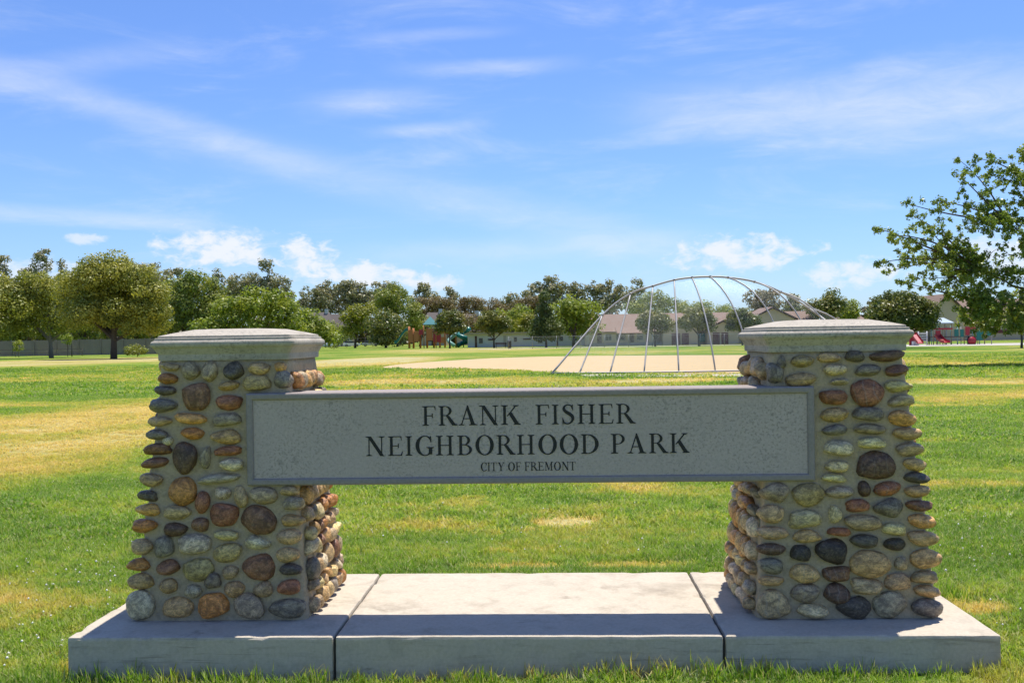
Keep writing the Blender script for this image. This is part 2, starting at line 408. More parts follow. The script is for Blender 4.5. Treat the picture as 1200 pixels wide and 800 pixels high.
def slab(x0, x1):
    b = MB(); n = 14
    b.box(x0, 0, -0.16, x1, DS, HS)
    o = b.build('slab', M_slab, sign, bevel=0.014)
    import bmesh
    bm = bmesh.new(); bm.from_mesh(o.data); bmesh.ops.subdivide_edges(bm, edges=[e for e in bm.edges if e.calc_length() > .2], cuts=34, use_grid_fill=True)
    for v in bm.verts:
        c = v.co; edge = max(0.0, 1 - abs(c.z - HS) / .03) * (1 if (c.y < .03 or c.y > DS - .03 or abs(c.x - x0) < .03 or abs(c.x - x1) < .03) else 0)
        k = .0022 * mnoise.noise(c * 14) + .0015 * mnoise.noise(c * 3); chip = max(0.0, mnoise.noise(c * 11 + Vector((3, 9, 1))) - .28) * .03 * edge
        v.co = Vector((c.x + .0015 * mnoise.noise(c * 23), c.y + k + (chip if c.y < .1 else 0), c.z + k * .6 - chip))
    bm.to_mesh(o.data); bm.free(); return o
slab(XL, JL - 0.006); slab(JL + 0.006, JR - 0.006); slab(JR + 0.006, XR)
b = MB(); b.box(XL + .1, 0.03, -0.1, XR - .1, DS - .03, HS - 0.02); b.build('joint_filler', simple('joint_grit', (0.10, 0.09, 0.075), 0.95, 0.3, 40), sign)

rs = random.Random(7)
def cobble_mesh(seed):
    """river cobble: a squarish ellipsoid with slow lumps"""
    import bmesh
    bm = bmesh.new(); bmesh.ops.create_icosphere(bm, subdivisions=3, radius=1.0)
    r = random.Random(seed); off = Vector((r.uniform(-50, 50), r.uniform(-50, 50), r.uniform(-50, 50)))
    e = r.uniform(2.1, 2.9); sk = r.uniform(-.2, .2); sk2 = r.uniform(-.16, .16)
    cuts = []
    for _ in range(r.randint(2, 5)):
        q = Vector((r.gauss(0, 1), r.gauss(0, .6), r.gauss(0, 1))).normalized(); cuts.append((q, r.uniform(.72, .92)))
    for v in bm.verts:
        c = v.co.copy(); k = (abs(c.x) ** e + abs(c.z) ** e + abs(c.y) ** e) ** (-1 / e)
        c = c * (k * 0.85 + 0.15)
        c *= 1 + 0.24 * mnoise.noise(c * 0.9 + off) + 0.07 * mnoise.noise(c * 2.3 + off)
        for q, h in cuts:
            t = c.dot(q)
            if t > h: c -= q * ((t - h) * .6)
        c.z *= 1 + sk * c.x; c.x *= 1 + sk2 * c.z
        c.x *= 1.06; c.z *= 1.06
        v.co = c
    me = bpy.data.meshes.new('cobble'); bm.to_mesh(me); bm.free()
    me.materials.append(M_stone); me.polygons.foreach_set('use_smooth', [True] * len(me.polygons)); return me
COBBLES = [cobble_mesh(100 + i) for i in range(18)]

CC = dict(br=(0.283, 0.135, 0.063), db=(0.157, 0.086, 0.047), rb=(0.394, 0.157, 0.070), ru=(0.526, 0.230, 0.059), ta=(0.657, 0.414, 0.171), to=(0.736, 0.392, 0.126), gr=(0.473, 0.365, 0.230), dk=(0.138, 0.106, 0.077),
          bg=(0.283, 0.230, 0.167), lb=(0.566, 0.470, 0.315), ol=(0.526, 0.386, 0.157), lg=(0.799, 0.638, 0.405), cr=(0.799, 0.628, 0.288), vd=(0.072, 0.053, 0.037), og=(0.710, 0.285, 0.063), gt=(0.591, 0.404, 0.202), lo=(0.683, 0.527, 0.270))
# (x, y, width, height, colour) read off 4x enlargements of each pillar's front: upper block offset, lower block offset
LEFT_UP = ((130, 370), [(270, 295, 95, 50, 'ru'), (375, 260, 85, 80, 'gr'), (468, 262, 72, 90, 'gr'), (580, 260, 92, 78, 'dk'), (695, 247, 100, 55, 'gt'), (690, 315, 130, 75, 'ol'), (797, 240, 55, 50, 'to'),
    (812, 298, 88, 78, 'bg'), (555, 328, 95, 42, 'ta'), (262, 352, 100, 42, 'dk'), (400, 377, 134, 130, 'br'), (556, 405, 125, 72, 'rb'), (246, 420, 125, 62, 'bg'), (232, 495, 120, 48, 'gt'),
    (383, 483, 150, 48, 'to'), (550, 487, 130, 60, 'gr'), (222, 555, 105, 48, 'bg'), (384, 550, 105, 55, 'ru'), (540, 565, 135, 62, 'ta'), (222, 622, 120, 55, 'br'), (268, 588, 48, 40, 'lg'),
    (353, 665, 115, 148, 'db'), (445, 662, 52, 108, 'gr'), (547, 635, 130, 45, 'rb'), (565, 698, 105, 55, 'lg'), (210, 688, 118, 48, 'br'), (508, 762, 185, 45, 'lb'), (195, 768, 110, 62, 'gt'), (285, 240, 90, 34, 'gt')])
LEFT_LOW = ((130, 560), [(337, 55, 125, 125, 'ru'), (175, 80, 85, 50, 'dk'), (176, 145, 108, 50, 'to'), (435, 108, 65, 98, 'rb'), (525, 70, 75, 50, 'lg'), (612, 88, 65, 100, 'gt'), (718, 80, 120, 80, 'gr'),
    (840, 60, 90, 45, 'gt'), (855, 120, 100, 62, 'gr'), (313, 160, 130, 62, 'gt'), (160, 222, 112, 62, 'ru'), (302, 238, 118, 62, 'db'), (424, 218, 90, 65, 'br'), (538, 168, 130, 108, 'rb'), (697, 197, 165, 130, 'br'),
    (855, 197, 108, 55, 'ta'), (547, 265, 125, 45, 'cr'), (148, 318, 100, 72, 'gt'), (255, 322, 90, 98, 'bg'), (398, 312, 158, 92, 'lb'), (692, 300, 112, 55, 'lg'), (838, 272, 115, 70, 'gt'), (550, 348, 132, 85, 'ol'),
    (130, 403, 105, 60, 'ru'), (275, 418, 105, 65, 'br'), (413, 425, 150, 105, 'ol'), (560, 438, 80, 60, 'gt'), (695, 412, 155, 130, 'br'), (833, 357, 110, 68, 'gt'), (848, 425, 105, 55, 'dk'), (140, 482, 120, 70, 'ta'),
    (482, 478, 80, 70, 'bg'), (272, 500, 80, 65, 'ta'), (392, 525, 75, 58, 'gr'), (583, 517, 92, 68, 'ta'), (715, 517, 85, 65, 'gt'), (840, 510, 120, 68, 'rb'), (145, 598, 132, 130, 'lg'), (318, 605, 150, 95, 'ta'),
    (487, 595, 140, 115, 'og'), (652, 597, 140, 115, 'gr'), (828, 610, 175, 95, 'bg')])
RIGHT_UP = ((840, 365), [(400, 232, 105, 55, 'ol'), (525, 215, 112, 48, 'gt'), (645, 210, 88, 55, 'dk'), (790, 210, 165, 52, 'db'), (303, 238, 42, 65, 'bg'), (270, 292, 74, 92, 'bg'), (555, 275, 105, 50, 'lo'), (705, 275, 112, 55, 'bg'),
    (842, 278, 108, 48, 'br'), (395, 322, 135, 62, 'gt'), (575, 328, 85, 28, 'lb'), (850, 352, 120, 48, 'cr'), (540, 400, 125, 70, 'rb'), (702, 380, 155, 122, 'rb'), (865, 417, 122, 52, 'gr'), (550, 483, 128, 65, 'ta'),
    (703, 480, 138, 65, 'bg'), (868, 497, 130, 68, 'to'), (550, 553, 120, 52, 'bg'), (715, 550, 140, 48, 'gr'), (885, 573, 130, 55, 'ta'), (567, 640, 132, 68, 'lg'), (728, 618, 130, 50, 'cr'), (898, 642, 125, 60, 'gr'),
    (562, 725, 110, 52, 'cr'), (745, 722, 180, 130, 'db'), (925, 715, 105, 58, 'ta'), (545, 778, 115, 40, 'cr'), (938, 778, 115, 48, 'dk')])
RIGHT_LOW = ((840, 550), [(265, 108, 130, 80, 'gr'), (430, 115, 145, 100, 'ol'), (575, 105, 125, 55, 'gr'), (688, 90, 52, 72, 'db'), (797, 88, 122, 65, 'rb'), (938, 100, 118, 55, 'ta'), (252, 205, 128, 80, 'gt'), (410, 228, 140, 85, 'lo'),
    (553, 207, 60, 85, 'cr'), (660, 170, 110, 60, 'rb'), (800, 180, 125, 80, 'bg'), (950, 168, 120, 48, 'br'), (682, 247, 165, 75, 'gt'), (830, 275, 102, 60, 'cr'), (960, 240, 125, 65, 'to'), (257, 295, 142, 60, 'gt'),
    (425, 310, 130, 60, 'ta'), (567, 290, 105, 40, 'rb'), (690, 332, 132, 60, 'dk'), (968, 320, 138, 65, 'gt'), (250, 370, 135, 55, 'db'), (387, 390, 92, 75, 'vd'), (537, 380, 140, 115, 'vd'), (830, 350, 105, 62, 'vd'),
    (720, 435, 180, 120, 'ta'), (863, 437, 58, 60, 'gr'), (980, 420, 138, 85, 'ta'), (255, 447, 125, 70, 'bg'), (412, 487, 135, 85, 'ta'), (560, 490, 120, 75, 'br'), (848, 522, 118, 78, 'gt'), (972, 500, 115, 60, 'gt'),
    (255, 518, 120, 45, 'ta'), (410, 575, 130, 80, 'gr'), (557, 582, 118, 88, 'db'), (698, 547, 135, 78, 'gt'), (985, 568, 120, 55, 'ta'), (268, 628, 155, 135, 'gt'), (443, 660, 142, 62, 'lo'), (638, 647, 148, 95, 'dk'),
    (810, 628, 150, 120, 'gr'), (980, 648, 138, 80, 'bg')])


def pillar_corners(sgn, z):
    """plan corners of the battered shaft at height z above the slab (outer-front, inner-front, inner-back, outer-back)"""
    t = z / TH
    xo, xi = XO - TO * t, XI + TI * t; yf, yb = P0 + TF * t, P0 + PD - TB * t
    return [(sgn * xo, yf), (sgn * xi, yf), (sgn * xi, yb), (sgn * xo, yb)]


def rounded_ring(x0, x1, y0, y1, r, per=5, seg=10):
    pts = []
    for (cx, cy, a0) in ((x1 - r, y1 - r, 0), (x0 + r, y1 - r, 90), (x0 + r, y0 + r, 180), (x1 - r, y0 + r, 270)):
        for k in range(per): a = R(a0 + 90 * k / (per - 1)); pts.append((cx + r * math.cos(a), cy + r * math.sin(a)))
    out = []
    for i, p in enumerate(pts):
        q = pts[(i + 1) % len(pts)]; L = math.hypot(q[0] - p[0], q[1] - p[1])
        n = seg if L > 0.15 else 1
        for k in range(n): out.append((p[0] + (q[0] - p[0]) * k / n, p[1] + (q[1] - p[1]) * k / n))
    return out


def put_stone(pillar, pos, nrm, upv, w_, h_, colr, ang=0.0, depth=None, out=0.12):
    """one cobble set into the face: local x along the face, z up the face, y into the wall"""
    n = np.array(nrm, float); n /= np.linalg.norm(n); u = np.array(upv, float); u -= n * (u @ n); u /= np.linalg.norm(u)
    s = np.cross(n, u)                                     # along the face
    ca, sa = math.cos(ang), math.sin(ang); s2 = s * ca + u * sa; u2 = -s * sa + u * ca
    c = depth or min(0.040, 0.17 * (w_ + h_) + 0.014)
    p = np.array(pos) + n * (c * out)
    o = bpy.data.objects.new('stone', rs.choice(COBBLES)); COL.objects.link(o); o.parent = pillar
    fl = rs.choice((1, -1)); fz = rs.choice((1, -1))
    ax, ay, az = s2 * (w_ / 2) * fl, -n * c, u2 * (h_ / 2) * fz
    o.matrix_local = Matrix(((ax[0], ay[0], az[0], p[0]), (ax[1], ay[1], az[1], p[1]), (ax[2], ay[2], az[2], p[2]), (0, 0, 0, 1)))
    j = rs.uniform(0.85, 1.2); o.color = (min(1, colr[0] * j * rs.uniform(.94, 1.06)), colr[1] * j, min(1, colr[2] * j * rs.uniform(.92, 1.08)), 1)
    return o


def front_stones(pillar, blocks):
    sl = TF / TH
    n = np.array([0, -1.0, sl]); n /= np.linalg.norm(n); p_ = np.array([0, P0, HS])
    for (ox, oy), items in blocks:
        for (zx, zy, zw, zh, k) in items:
            px, py = ox + zx / 4, oy + zy / 4
            d = FW + RT * (px - 600) / FPX + UP * (400 - py) / FPX
            t = ((p_ - CAM) @ n) / (d @ n); pos = CAM + d * t
            f = t / FPX / 4 * 0.98
            ang = math.atan2(rs.uniform(-.12, .12), 1)
            put_stone(pillar, pos, n, (0, 0, 1), zw * f, zh * f, CC[k], ang)


def row_stones(face, z0, z1, dy0, dy1, skip=None, rng=None, palette=None):
    """irregular courses of cobbles on a face; returns list of (u, z, w, h, colour)"""
    out = []; z = z0
    while z < z1:
        h = rng.uniform(0.062, 0.115); u = dy0 + rng.uniform(0, .03)
        while u < dy1 - 0.03:
            w_ = min(rng.uniform(0.075, 0.155), dy1 - u)
            zz = z + h / 2 + rng.uniform(-.012, .012); hh = h * rng.uniform(.72, 1.0)
            if not (skip and skip(u + w_ / 2, zz)) and zz + hh / 2 < z1 + .02:
                out.append((u + w_ / 2, zz, w_ * .9, hh, rng.choice(palette)))
            u += w_ + 0.006
        z += h + 0.004
    return out


PAL = ['ta', 'gt', 'to', 'ta', 'gt', 'lg', 'br', 'gr', 'cr', 'ru', 'bg', 'ta', 'gt', 'lo']
for sgn, blocks, lab in ((-1, (LEFT_UP, LEFT_LOW), 'left'), (1, (RIGHT_UP, RIGHT_LOW), 'right')):
    # shaft: lumpy mortar core
    zs = np.linspace(0, TH, 30); V = []; F = []
    for z in zs:
        c = pillar_corners(sgn, z); x0, x1 = sorted((c[0][0], c[1][0])); ring = rounded_ring(x0, x1, c[0][1], c[2][1], 0.035)
        cx, cyy = (x0 + x1) / 2, (c[0][1] + c[2][1]) / 2
        for (x, y) in ring:
            k = mnoise.noise(Vector((x * 9, y * 9, z * 9))) * 0.008 + mnoise.noise(Vector((x * 24, y * 24, z * 24))) * 0.003
            d = math.hypot(x - cx, y - cyy); V.append((x + (x - cx) / d * k, y + (y - cyy) / d * k, z + HS))
    n = len(ring)
    for i in range(len(zs) - 1):
        for k in range(n): F.append((i * n + k, i * n + (k + 1) % n, (i + 1) * n + (k + 1) % n, (i + 1) * n + k))
    F.append(tuple((len(zs) - 1) * n + k for k in range(n)))
    pil = ob('pillar', mesh('pillar', V, F, M_mortar, True), sign)
    pil['label'] = 'tapering pillar of rounded river stones at the ' + lab + ' end'
    front_stones(pil, blocks)
    rg = random.Random(31 + sgn)
    # inner side (towards the panel)
    for (u, z, w_, h_, k) in row_stones(None, 0.0, TH - .02, 0.05, PD - 0.05, lambda u, z: (PB - .04 < z < PT + .04 and u < 0.30), rg, PAL):
        t = z / TH; y = P0 + TF * t + u * (1 - (TF + TB) * t / PD)
        put_stone(pil, (sgn * (XI + TI * t), y, z + HS), (-sgn, 0, TI / TH), (0, 0, 1), w_, h_, CC[k], rg.uniform(-.15, .15), out=.35)
    # outer side, which shows as a bumpy edge
    for (u, z, w_, h_, k) in row_stones(None, 0.0, TH - .02, 0.10, PD - 0.05, None, rg, PAL)[::1]:
        t = z / TH; y = P0 + TF * t + u * (1 - (TF + TB) * t / PD)
        if u > 0.42: continue
        put_stone(pil, (sgn * (XO - TO * t), y, z + HS), (sgn, 0, TO / TH), (0, 0, 1), w_, h_, CC[k], rg.uniform(-.15, .15))
    # the rest of the outer side and the back: joined cobbles
    Vb = []; Fb = []; base = COBBLES[3]; bv = np.array([v.co[:] for v in base.vertices])
    import bmesh as _bm
    q_ = _bm.new(); _bm.ops.create_icosphere(q_, subdivisions=2, radius=1.0); q_.verts.index_update()
    bv = np.array([v.co[:] for v in q_.verts]); bf = [tuple(v.index for v in f.verts) for f in q_.faces]; q_.free()
    def add_back(pos, ax, ay, az):
        b0 = len(Vb); M = np.array([ax, ay, az]); Vb.extend((bv @ M + np.array(pos)).tolist()); Fb.extend([tuple(i + b0 for i in f) for f in bf])
    for (u, z, w_, h_, k) in row_stones(None, 0.0, TH - .02, 0.42, PD - 0.05, None, rg, PAL):
        t = z / TH; add_back((sgn * (XO - TO * t) + sgn * .01, P0 + TF * t + u * (1 - (TF + TB) * t / PD), z + HS), (0, w_ / 2, 0), (.04, 0, 0), (0, 0, h_ / 2))
    for (u, z, w_, h_, k) in row_stones(None, 0.0, TH - .02, 0.03, XO - XI - 0.03, None, rg, PAL):
        t = z / TH; wd = (XO - TO * t) - (XI + TI * t); x = (XI + TI * t) + u / (XO - XI) * wd
        add_back((sgn * x, P0 + PD - TB * t + .01, z + HS), (w_ / 2, 0, 0), (0, .04, 0), (0, 0, h_ / 2))
    bo = ob('back_stones', mesh('back_stones', Vb, Fb, M_stone, True), pil); bo.color = (.25, .2, .13, 1); bo['kind'] = 'stuff'
    # moulded cap
    c = pillar_corners(sgn, TH); x0, x1 = sorted((c[0][0], c[1][0])); y0, y1 = c[0][1], c[2][1]
    prof = [(-.05, -.01), (.012, -.008), (.014, .0), (.014, .022), (.016, .026), (.019, .031), (.024, .040), (.030, .051), (.035, .056), (.041, .062), (.044, .071), (.043, .081), (.038, .088), (.030, .091),
            (.028, .093), (.027, .102), (.024, .104), (.015, .1045), (.014, .113), (.011, .115), (-.04, .128), (-.125, .146), (-.20, .149)]
    V = []; F = []
    for (o_, z) in prof:
        r_ = max(.008, .012 + o_ * .2)
        ring = rounded_ring(x0 - o_, x1 + o_, y0 - o_, y1 + o_, r_, 4, 12)
        for (x, y) in ring: V.append((x, y, HS + TH + z))
    n = len(ring)
    for i in range(len(prof) - 1):
        for k in range(n): F.append((i * n + k, i * n + (k + 1) % n, (i + 1) * n + (k + 1) % n, (i + 1) * n + k))
    F.append(tuple((len(prof) - 1) * n + k for k in range(n)))
    ob('cap', mesh('cap', V, F, M_cap, False), pil)

# panel with raised frame
PTK = 0.24; FRM = 0.036
b = MB(); b.box(-HW + .01, Q + 0.012, HS + PB + .01, HW - .01, Q + PTK - .01, HS + PT - .01); panel = b.build('panel', M_panel, sign)
def frame_ring():
    V = []; F = []
    rings = [(0.0, PTK), (0.0, 0.008), (0.004, 0.002), (0.009, 0.0), (FRM - .012, 0.0), (FRM - .006, .003), (FRM, 0.016)]
    for (i_, dy) in rings:
        for (x, z) in ((-HW + i_, PB + i_), (HW - i_, PB + i_), (HW - i_, PT - i_), (-HW + i_, PT - i_)): V.append((x, Q + dy, HS + z))
    for i in range(len(rings) - 1):
        for k in range(4): F.append((i * 4 + k, i * 4 + (k + 1) % 4, (i + 1) * 4 + (k + 1) % 4, (i + 1) * 4 + k))
    F.append((3, 2, 1, 0)); return mesh('frame', V, F, M_frame)
ob('frame', frame_ring(), panel)

# ---- lettering: serif capitals drawn stroke by stroke, cap height 1
def ell(cx, cy, rx, ry, a0, a1, n=28): return [(cx + rx * math.cos(R(a0 + (a1 - a0) * i / n)), cy + ry * math.sin(R(a0 + (a1 - a0) * i / n))) for i in range(n + 1)]
def ringq(o, i): return [[o[k], o[k + 1], i[k + 1], i[k]] for k in range(len(o) - 1)]
def rect(x0, y0, x1, y1): return [[(x0, y0), (x1, y0), (x1, y1), (x0, y1)]]
T_, H_ = .108, .036
def serif(xa, xb, cx0, cx1, y, up=True):
    s = 1 if up else -1
    return [[(xa, y), (xb, y), (xb, y + s * .028), (cx1 + .0, y + s * .075), (cx0, y + s * .075), (xa, y + s * .028)]]
def stem(x, y0=0.0, y1=1.0, w=T_, s0=True, s1=True, e=.085):
    P = rect(x, y0, x + w, y1)
    if s0: P += serif(x - e, x + w + e, x, x + w, y0)
    if s1: P += serif(x - e, x + w + e, x, x + w, y1, False)
    return P
def diag(xa, ya, xb, yb, w): return [[(xa, ya), (xa + w, ya), (xb + w, yb), (xb, yb)]]
def G_I(): return stem(.09), .31
def G_F(): return stem(.10) + rect(.1, .956, .545, 1) + [[(.50, .99), (.545, 1), (.56, .79), (.54, .79)]] + rect(.2, .485, .44, .53) + [[(.41, .40), (.445, .40), (.445, .62), (.41, .62), (.40, .51)]], .58
def G_E(): return stem(.10) + rect(.1, .956, .56, 1) + [[(.515, .99), (.56, 1), (.572, .79), (.55, .79)]] + rect(.2, .485, .45, .53) + [[(.42, .40), (.455, .40), (.455, .62), (.42, .62), (.41, .51)]] + rect(.1, 0, .57, .044) + [[(.52, .01), (.575, 0), (.61, .22), (.585, .22)]], .63
def G_H(): return stem(.09) + stem(.52) + rect(.2, .485, .55, .53), .75
def G_T(): return stem(.255, s1=False) + rect(.03, .956, .615, 1) + [[(.03, 1), (.075, .99), (.04, .76), (.018, .76)], [(.615, 1), (.57, .99), (.605, .76), (.627, .76)]], .65
def G_N(): return rect(.12, 0, .162, .98) + serif(.02, .27, .115, .165, 0) + [[(.0, 1), (.0, .972), (.10, .93), (.24, .955), (.235, 1)]] + diag(.07, 1, .59, -.01, .16)[0:1] + rect(.63, 0.0, .672, .99) + serif(.53, .78, .63, .672, 1, False), .80
def G_M(): return rect(.12, 0, .16, .98) + serif(.02, .26, .118, .162, 0) + [[(.02, 1), (.02, .972), (.11, .94), (.25, 1)]] + [[(.10, 1), (.25, 1), (.49, .16), (.43, .0)]] + [[(.43, 0), (.47, .02), (.74, .98), (.70, 1)]] + stem(.68, s1=False) + [[(.68, 1), (.91, 1), (.91, .972), (.80, .93), (.68, .94)]], .93
def G_K(): return stem(.09) + [[(.22, .44), (.28, .44), (.63, .98), (.56, .98)]] + serif(.47, .71, .56, .62, 1, False) + [[(.30, .56), (.42, .66), (.74, .02), (.56, .02)]] + serif(.50, .79, .57, .73, 0), .77
def G_A(): return [[(.10, .02), (.145, .02), (.39, .94), (.36, 1.02)]] + [[(.345, 1.02), (.395, 1.02), (.67, .02), (.51, .02), (.325, .87)]] + rect(.18, .315, .55, .36) + serif(.01, .24, .10, .145, 0) + serif(.43, .76, .51, .67, 0), .76
def bowl(cx, cy, rx, ry, t=T_, h=H_): return ringq(ell(cx, cy, rx, ry, -90, 90), ell(cx, cy, rx - t, ry - h, -90, 90))
def G_P(): return stem(.10) + bowl(.28, .735, .27, .265) + rect(.2, .958, .285, 1) + rect(.2, .47, .285, .512), .58
def G_R(): return stem(.10) + bowl(.28, .745, .27, .255) + rect(.2, .958, .285, 1) + rect(.2, .49, .285, .532) + [[(.30, .52), (.44, .50), (.73, .02), (.56, .02)]] + serif(.56, .78, .57, .72, 0), .74
def G_B(): return stem(.10, e=.085) + bowl(.28, .755, .24, .245) + rect(.2, .958, .285, 1) + rect(.2, .51, .30, .55) + bowl(.30, .27, .29, .27) + rect(.2, 0, .305, .042), .64
def G_D(): return stem(.10) + bowl(.27, .5, .43, .5, .14, .042) + rect(.2, .958, .275, 1) + rect(.2, 0, .275, .042), .75
def G_O(): return ringq(ell(.38, .5, .355, .52, 0, 360, 48), ell(.38, .5, .215, .475, 0, 360, 48)), .76
def G_C(): return ringq(ell(.39, .5, .36, .52, 42, 318, 44), ell(.40, .5, .225, .475, 42, 318, 44)) + [[(.60, .99), (.63, .99), (.645, .67), (.62, .67), (.57, .85)]] + [[(.66, .16), (.645, .19), (.56, .10), (.60, .06)]], .68
def G_G(): return ringq(ell(.39, .5, .36, .52, 42, 312, 44), ell(.40, .5, .225, .475, 42, 312, 44)) + [[(.60, .99), (.63, .99), (.645, .67), (.62, .67), (.57, .85)]] + rect(.545, .06, .675, .42) + serif(.45, .74, .545, .675, .43, False), .76
def G_Y(): return stem(.31, 0, .46, s1=False) + [[(.09, .98), (.25, .98), (.445, .46), (.31, .44)]] + [[(.40, .44), (.445, .46), (.655, .98), (.61, .98)]] + serif(.0, .33, .09, .25, 1, False) + serif(.52, .74, .60, .66, 1, False), .74
def G_S():
    ctr = []
    for i in range(61):
        t = i / 60
        if t < .5: a = R(35 + (t / .5) * 235); ctr.append((.26 + .185 * math.cos(a) * (1 if t < .25 else 1.0), .755 + .225 * math.sin(a)))
        else: a = R(90 - ((t - .5) / .5) * 235); ctr.append((.27 + .20 * math.cos(a), .265 + .25 * math.sin(a)))
    ctr = []
    # smooth S spine through fixed points
    key = [(.435, .80), (.40, .93), (.27, .98), (.14, .92), (.105, .78), (.17, .65), (.30, .54), (.42, .42), (.455, .26), (.38, .09), (.24, .02), (.11, .09), (.065, .25)]
    for i in range(len(key) - 1):
        p0, p1, p2, p3 = key[max(i - 1, 0)], key[i], key[i + 1], key[min(i + 2, len(key) - 1)]
        for k in range(5):
            t = k / 5; f = lambda a, b, c, d: .5 * (2 * b + (c - a) * t + (2 * a - 5 * b + 4 * c - d) * t * t + (3 * b - a - 3 * c + d) * t ** 3)
            ctr.append((f(p0[0], p1[0], p2[0], p3[0]), f(p0[1], p1[1], p2[1], p3[1])))
    L_ = []; R_ = []; n = len(ctr)
    for i, p in enumerate(ctr):
        a = ctr[max(i - 1, 0)]; c = ctr[min(i + 1, n - 1)]; dx, dy = c[0] - a[0], c[1] - a[1]; l = math.hypot(dx, dy) or 1
        wd = .028 + .052 * math.exp(-((i / n - .5) / .2) ** 2)
        L_.append((p[0] - dy / l * wd, p[1] + dx / l * wd)); R_.append((p[0] + dy / l * wd, p[1] - dx / l * wd))
    return ringq(L_, R_) + [[(.43, 1.0), (.46, 1.0), (.47, .70), (.445, .70), (.41, .84)], [(.05, 0.0), (.078, 0.0), (.10, .14), (.06, .32), (.038, .32)]], .56
GLY = {k[2:]: v for k, v in globals().items() if k.startswith('G_') and len(k) == 3}
_lc = {}


def panel_xz(px, py):
    d = FW + RT * (px - 600) / FPX + UP * (400 - py) / FPX; t = (Q - CAM[1]) / d[1]; p = CAM + d * t; return p[0], p[2]


def line_of_text(txt, px0, px1, py0, py1, space, sp=.055):
    x0, z0 = panel_xz(px0, py1); x1, z1 = panel_xz(px1, py1); _, zt = panel_xz((px0 + px1) / 2, py0); _, zb = panel_xz((px0 + px1) / 2, py1)
    tot = 0; lay = []
    for ch in txt:
        if ch == ' ': tot += space; continue
        lay.append((ch, tot)); tot += GLY[ch]()[1] + sp
    tot -= sp; sx = (x1 - x0) / tot; sz = zt - zb
    for ch, u in lay:
        key = (ch, round(sz, 3))
        if key not in _lc:
            polys, wd = GLY[ch](); b = MB()
            for i, pl in enumerate(polys):
                yy = -0.0006 - 0.00004 * i
                ar = sum(pl[k][0] * pl[(k + 1) % len(pl)][1] - pl[(k + 1) % len(pl)][0] * pl[k][1] for k in range(len(pl)))
                if ar < 0: pl = pl[::-1]
                b.prism([(x * sx, z * sz) for x, z in pl], yy, 0.004)
            _lc[key] = mesh('letter', b.V, b.F, M_letter)
        ob('letter', _lc[key], panel, (x0 + u * sx, Q + 0.012 - .0008, zb))
line_of_text('FRANK FISHER', 494, 744, 474.5, 497.5, .52, .075)
line_of_text('NEIGHBORHOOD PARK', 428, 809, 509.5, 532.5, .34, .06)
line_of_text('CITY OF FREMONT', 563, 675, 541.5, 551.5, .30, .045)

# ------------------------------------------------------------------ grass blades (one mass, scattered tufts)
def tuft_mesh(seed, n, rad, h, wd, lean=0.5):
    r = np.random.RandomState(seed); V = []
    for i in range(n):
        a = r.uniform(0, 6.283); q = rad * math.sqrt(r.uniform()); bx, by = q * math.cos(a), q * math.sin(a)
        hh = h * r.uniform(.5, 1.15); th = r.uniform(0, 6.283); ln = hh * lean * r.uniform(.1, 1.3)
        tx, ty = math.cos(th), math.sin(th); sx, sy = -ty * wd * r.uniform(.6, 1.2) / 2, tx * wd * r.uniform(.6, 1.2) / 2
        p0 = np.array([bx, by, -0.004]); p1 = np.array([bx + tx * ln * .35, by + ty * ln * .35, hh * .6]); p2 = np.array([bx + tx * ln, by + ty * ln, hh])
        s = np.array([sx, sy, 0])
        V += [p0 - s, p0 + s, p1 + s * .8, p1 - s * .8]; V += [p1 - s * .8, p1 + s * .8, p2 + s * .1, p2 - s * .1]
    return fast_polys('grass_tuft', np.array(V), 4, M_blade)


tufts = bpy.data.collections.new('grass_tufts')
for i, (n, rad, h, wd, ln) in enumerate(((26, .05, .036, .0055, 1.3), (24, .055, .028, .0055, 1.6), (28, .05, .046, .0055, 1.1), (16, .04, .070, .0045, .6),
                                         (26, .11, .044, .013, 1.3), (24, .12, .036, .014, 1.5), (26, .30, .055, .032, 1.3))):
    o = bpy.data.objects.new('t%02d_grass_tuft' % i, tuft_mesh(50 + i, n, rad, h, wd, ln)); tufts.objects.link(o)
rg = np.random.RandomState(11)


def scatter(d0, d1, dens, picks, probs, smin, smax, side=1.18):
    """even scatter over the piece of lawn that the view covers, from d0 to d1 metres away"""
    w1 = 0.5 * d1 * side + 0.8; area = (d1 - d0) * 2 * w1; n = int(area * dens)
    d = rg.uniform(d0, d1, n); l = rg.uniform(-w1, w1, n); k = np.abs(l) < 0.5 * d * side + 0.8; d, l = d[k], l[k]
    x = CAM[0] - _sy * d + _cy * l; y = CAM[1] + _cy * d + _sy * l
    k = ~((x > XL - .02) & (x < XR + .02) & (y > -.015) & (y < DS + .015))
    x, y = x[k], y[k]; m = len(x)
    return x, y, rg.choice(picks, m, p=probs), rg.uniform(smin, smax, m)


def dirt_mask(x, y): return in_poly(x, y, DIRT)
def in_poly(x, y, poly):
    c = np.zeros(len(x), bool); j = len(poly) - 1
    for i in range(len(poly)):
        xi, yi = poly[i]; xj, yj = poly[j]
        c ^= ((yi > y) != (yj > y)) & (x < (xj - xi) * (y - yi) / (yj - yi + 1e-12) + xi); j = i
    return c


